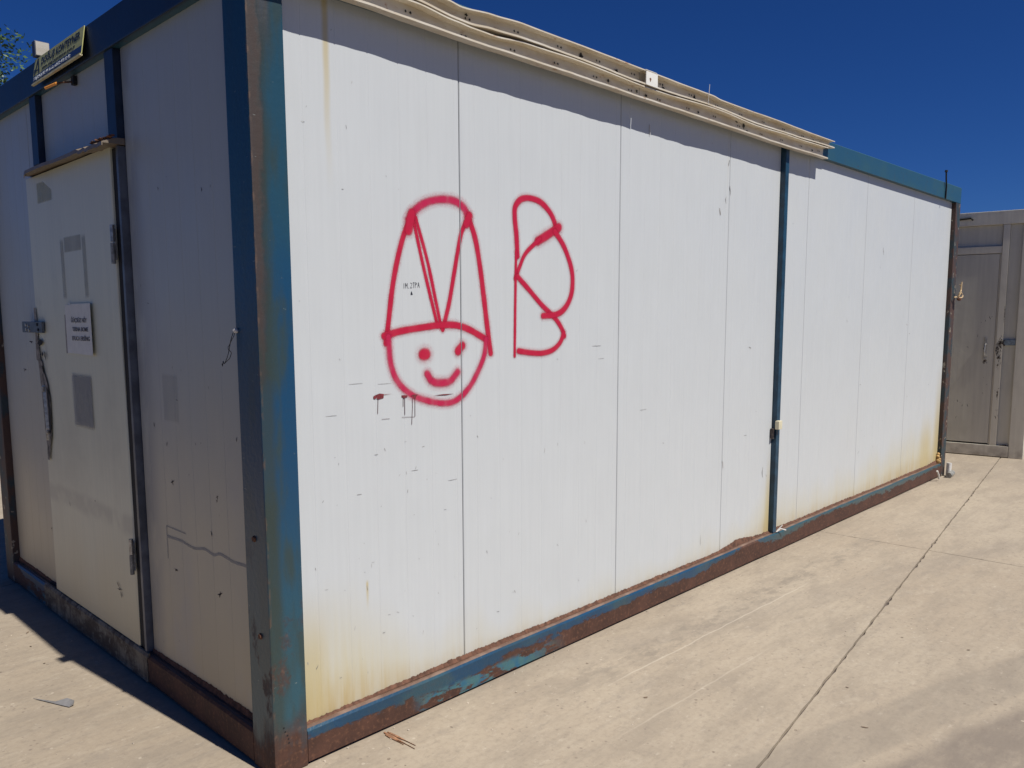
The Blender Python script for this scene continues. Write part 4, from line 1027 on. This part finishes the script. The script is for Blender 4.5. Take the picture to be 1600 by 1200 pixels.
# ------------------------------------------------------------------ litter on the ground
m = MB()
for x0, y0, x1, y1, wd in ((.426, -.012, .430, -.180, .010), (.436, -.020, .446, -.165, .007), (.418, -.03, .421, -.13, .005)):
    P = []
    for k in range(9):
        t = k/8; P.append((x0+(x1-x0)*t-wd*math.sin(math.pi*min(1, t*1.3+.15))*rs.uniform(.4, .7), y0+(y1-y0)*t))
    for k in range(9):
        t = 1-k/8; P.append((x0+(x1-x0)*t+wd*math.sin(math.pi*min(1, t*1.3+.15))*rs.uniform(.4, .7)+.0006, y0+(y1-y0)*t))
    m.sweep([[(x, y, .0008) for x, y in P], [(x, y, .0045) for x, y in P]])
tag(m.build('wood_splinter', mWood), 'orange brown wood splinter on the concrete by the near post', 'splinter')
m = MB(); P = [(-.370, 1.205), (-.322, 1.085), (-.296, 1.022), (-.279, 1.024), (-.270, 1.045), (-.282, 1.085), (-.318, 1.110)]
m.sweep([[(x, y, .003+(.004 if i in (3, 4, 5) else 0)) for i, (x, y) in enumerate(P)], [(x, y, .0045+(.010 if i in (3, 4, 5) else 0)) for i, (x, y) in enumerate(P)]])
tag(m.build('metal_sliver', mSliver), 'grey blade shaped metal sliver lying left of the container', 'metal scrap')
def stone(m, x, y, r, seed):
    bm = bmesh.new(); bmesh.ops.create_icosphere(bm, subdivisions=1, radius=r)
    for v in bm.verts: v.co = Vector((v.co.x, v.co.y*rs.uniform(.9, 1.1), v.co.z*.6))*(1+.5*noise.noise(v.co/r+Vector((seed, 0, 0))))+Vector((x, y, r*.35))
    m.bm(bm)
m = MB(); stone(m, -.43, 1.55, .011, 3)
tag(m.build('stone', mPebble), 'small pale stone at the left edge of the concrete', 'stone')
m = MB()
for k in range(420):
    if rs.random() < .55: x, y = rs.uniform(.3, 8), -rs.random()**1.2*3.2-.02
    else: x, y = -rs.uniform(.02, 1.6), rs.uniform(-.2, 3.5)
    if k % 3 == 0: x, y = rs.uniform(.1, 6.9), -.004-rs.random()**2*.10
    stone(m, x, y, rs.uniform(.0012, .0045), k)
o = m.build('gravel', mPebble); o['kind'] = 'stuff'; o['label'] = 'scattered tiny stone crumbs on the dusty concrete'
m = MB()
for k in range(26):   # flat dark leaf scraps
    x, y = rs.uniform(.6, 5), -rs.uniform(.15, 2.2)
    if k < 8: x, y = -rs.uniform(.05, .7), rs.uniform(.6, 2.6)
    a = rs.uniform(0, 3.1); l, w_ = rs.uniform(.005, .015), rs.uniform(.002, .005); c, s_ = math.cos(a), math.sin(a)
    m.poly([(x+l*c*p-w_*s_*q, y+l*s_*p+w_*c*q, .0015+.002*abs(p)) for p, q in ((-1, 0), (-.4, 1), (.5, .8), (1, 0), (.3, -1), (-.6, -.7))])
o = m.build('leaf_scraps', flat('dry_leaf', (.14, .095, .06), .9, var=.3), kind='stuff'); o['label'] = 'tiny dry leaf scraps on the concrete'

# ------------------------------------------------------------------ tree beyond the container
tr = thing('broadleaf_tree', (.89, 11.25, 0), 'leafy green tree rising behind the door end of the container', 'tree')
mBark = flat('tree_bark', (.12, .085, .06), .9, var=.4, nscale=20)
m = MB(); T = Vector((.89, 11.25, 0)); tips = []
m.tube([T, T+Vector((.05, 0, 1.2)), T+Vector((-.05, .1, 2.6)), T+Vector((.05, .05, 4.2)), T+Vector((.0, 0, 6.0))], .17, 10, taper=.04)
m.build('trunk', mBark, tr)
tt = random.Random(11); m = MB()
for k in range(26):
    z = tt.uniform(2.0, 5.6); a = k*2.4; l = tt.uniform(.8, 1.7)*(1 if z < 4.6 else .7)
    s0 = T+Vector((0, 0, z)); e = s0+Vector((math.cos(a)*l, math.sin(a)*l, .5+.5*tt.random())); md = (s0+e)/2+Vector((0, 0, .12))
    m.tube([s0, md, e], .04, 5, taper=.01); tips += [md, e, (md+e)/2]
    for j in range(2):
        e2 = e+Vector((tt.uniform(-.5, .5), tt.uniform(-.5, .5), tt.uniform(-.1, .5))); m.tube([e, e2], .012, 4, taper=.004); tips.append(e2)
m.build('limbs', mBark, tr)
n = N('leaf_green', .5)
oi = n.t.nodes.new('ShaderNodeObjectInfo')
n.color(n.mix(n.step(n.noise(6, detail=3), .35, .65), (.028, .07, .018), (.075, .135, .035)))
n.b.inputs['Subsurface Weight'].default_value = 0
n.put(n.b.inputs['Transmission Weight'], 0.0)
m = MB()
for c in tips+[T+Vector((tt.gauss(0, .25), tt.gauss(0, .25), 5.9+.3*k)) for k in range(3)]:
    rad = tt.uniform(.25, .48)
    for k in range(340):
        d = Vector((tt.gauss(0, 1), tt.gauss(0, 1), tt.gauss(0, .8))).normalized()*rad*tt.random()**.45
        p = c+d; a = Vector((tt.gauss(0, 1), tt.gauss(0, 1), tt.gauss(0, .6)-.3)).normalized(); b = a.orthogonal().normalized(); b = (b*math.cos(k)+a.cross(b)*math.sin(k)); s_ = tt.uniform(.020, .040)
        m.quad(tuple(p-a*s_), tuple(p+b*s_*.5), tuple(p+a*s_), tuple(p-b*s_*.5), uv=[(0, 0)]*4)
m.build('crown', n.m, tr, kind='stuff')
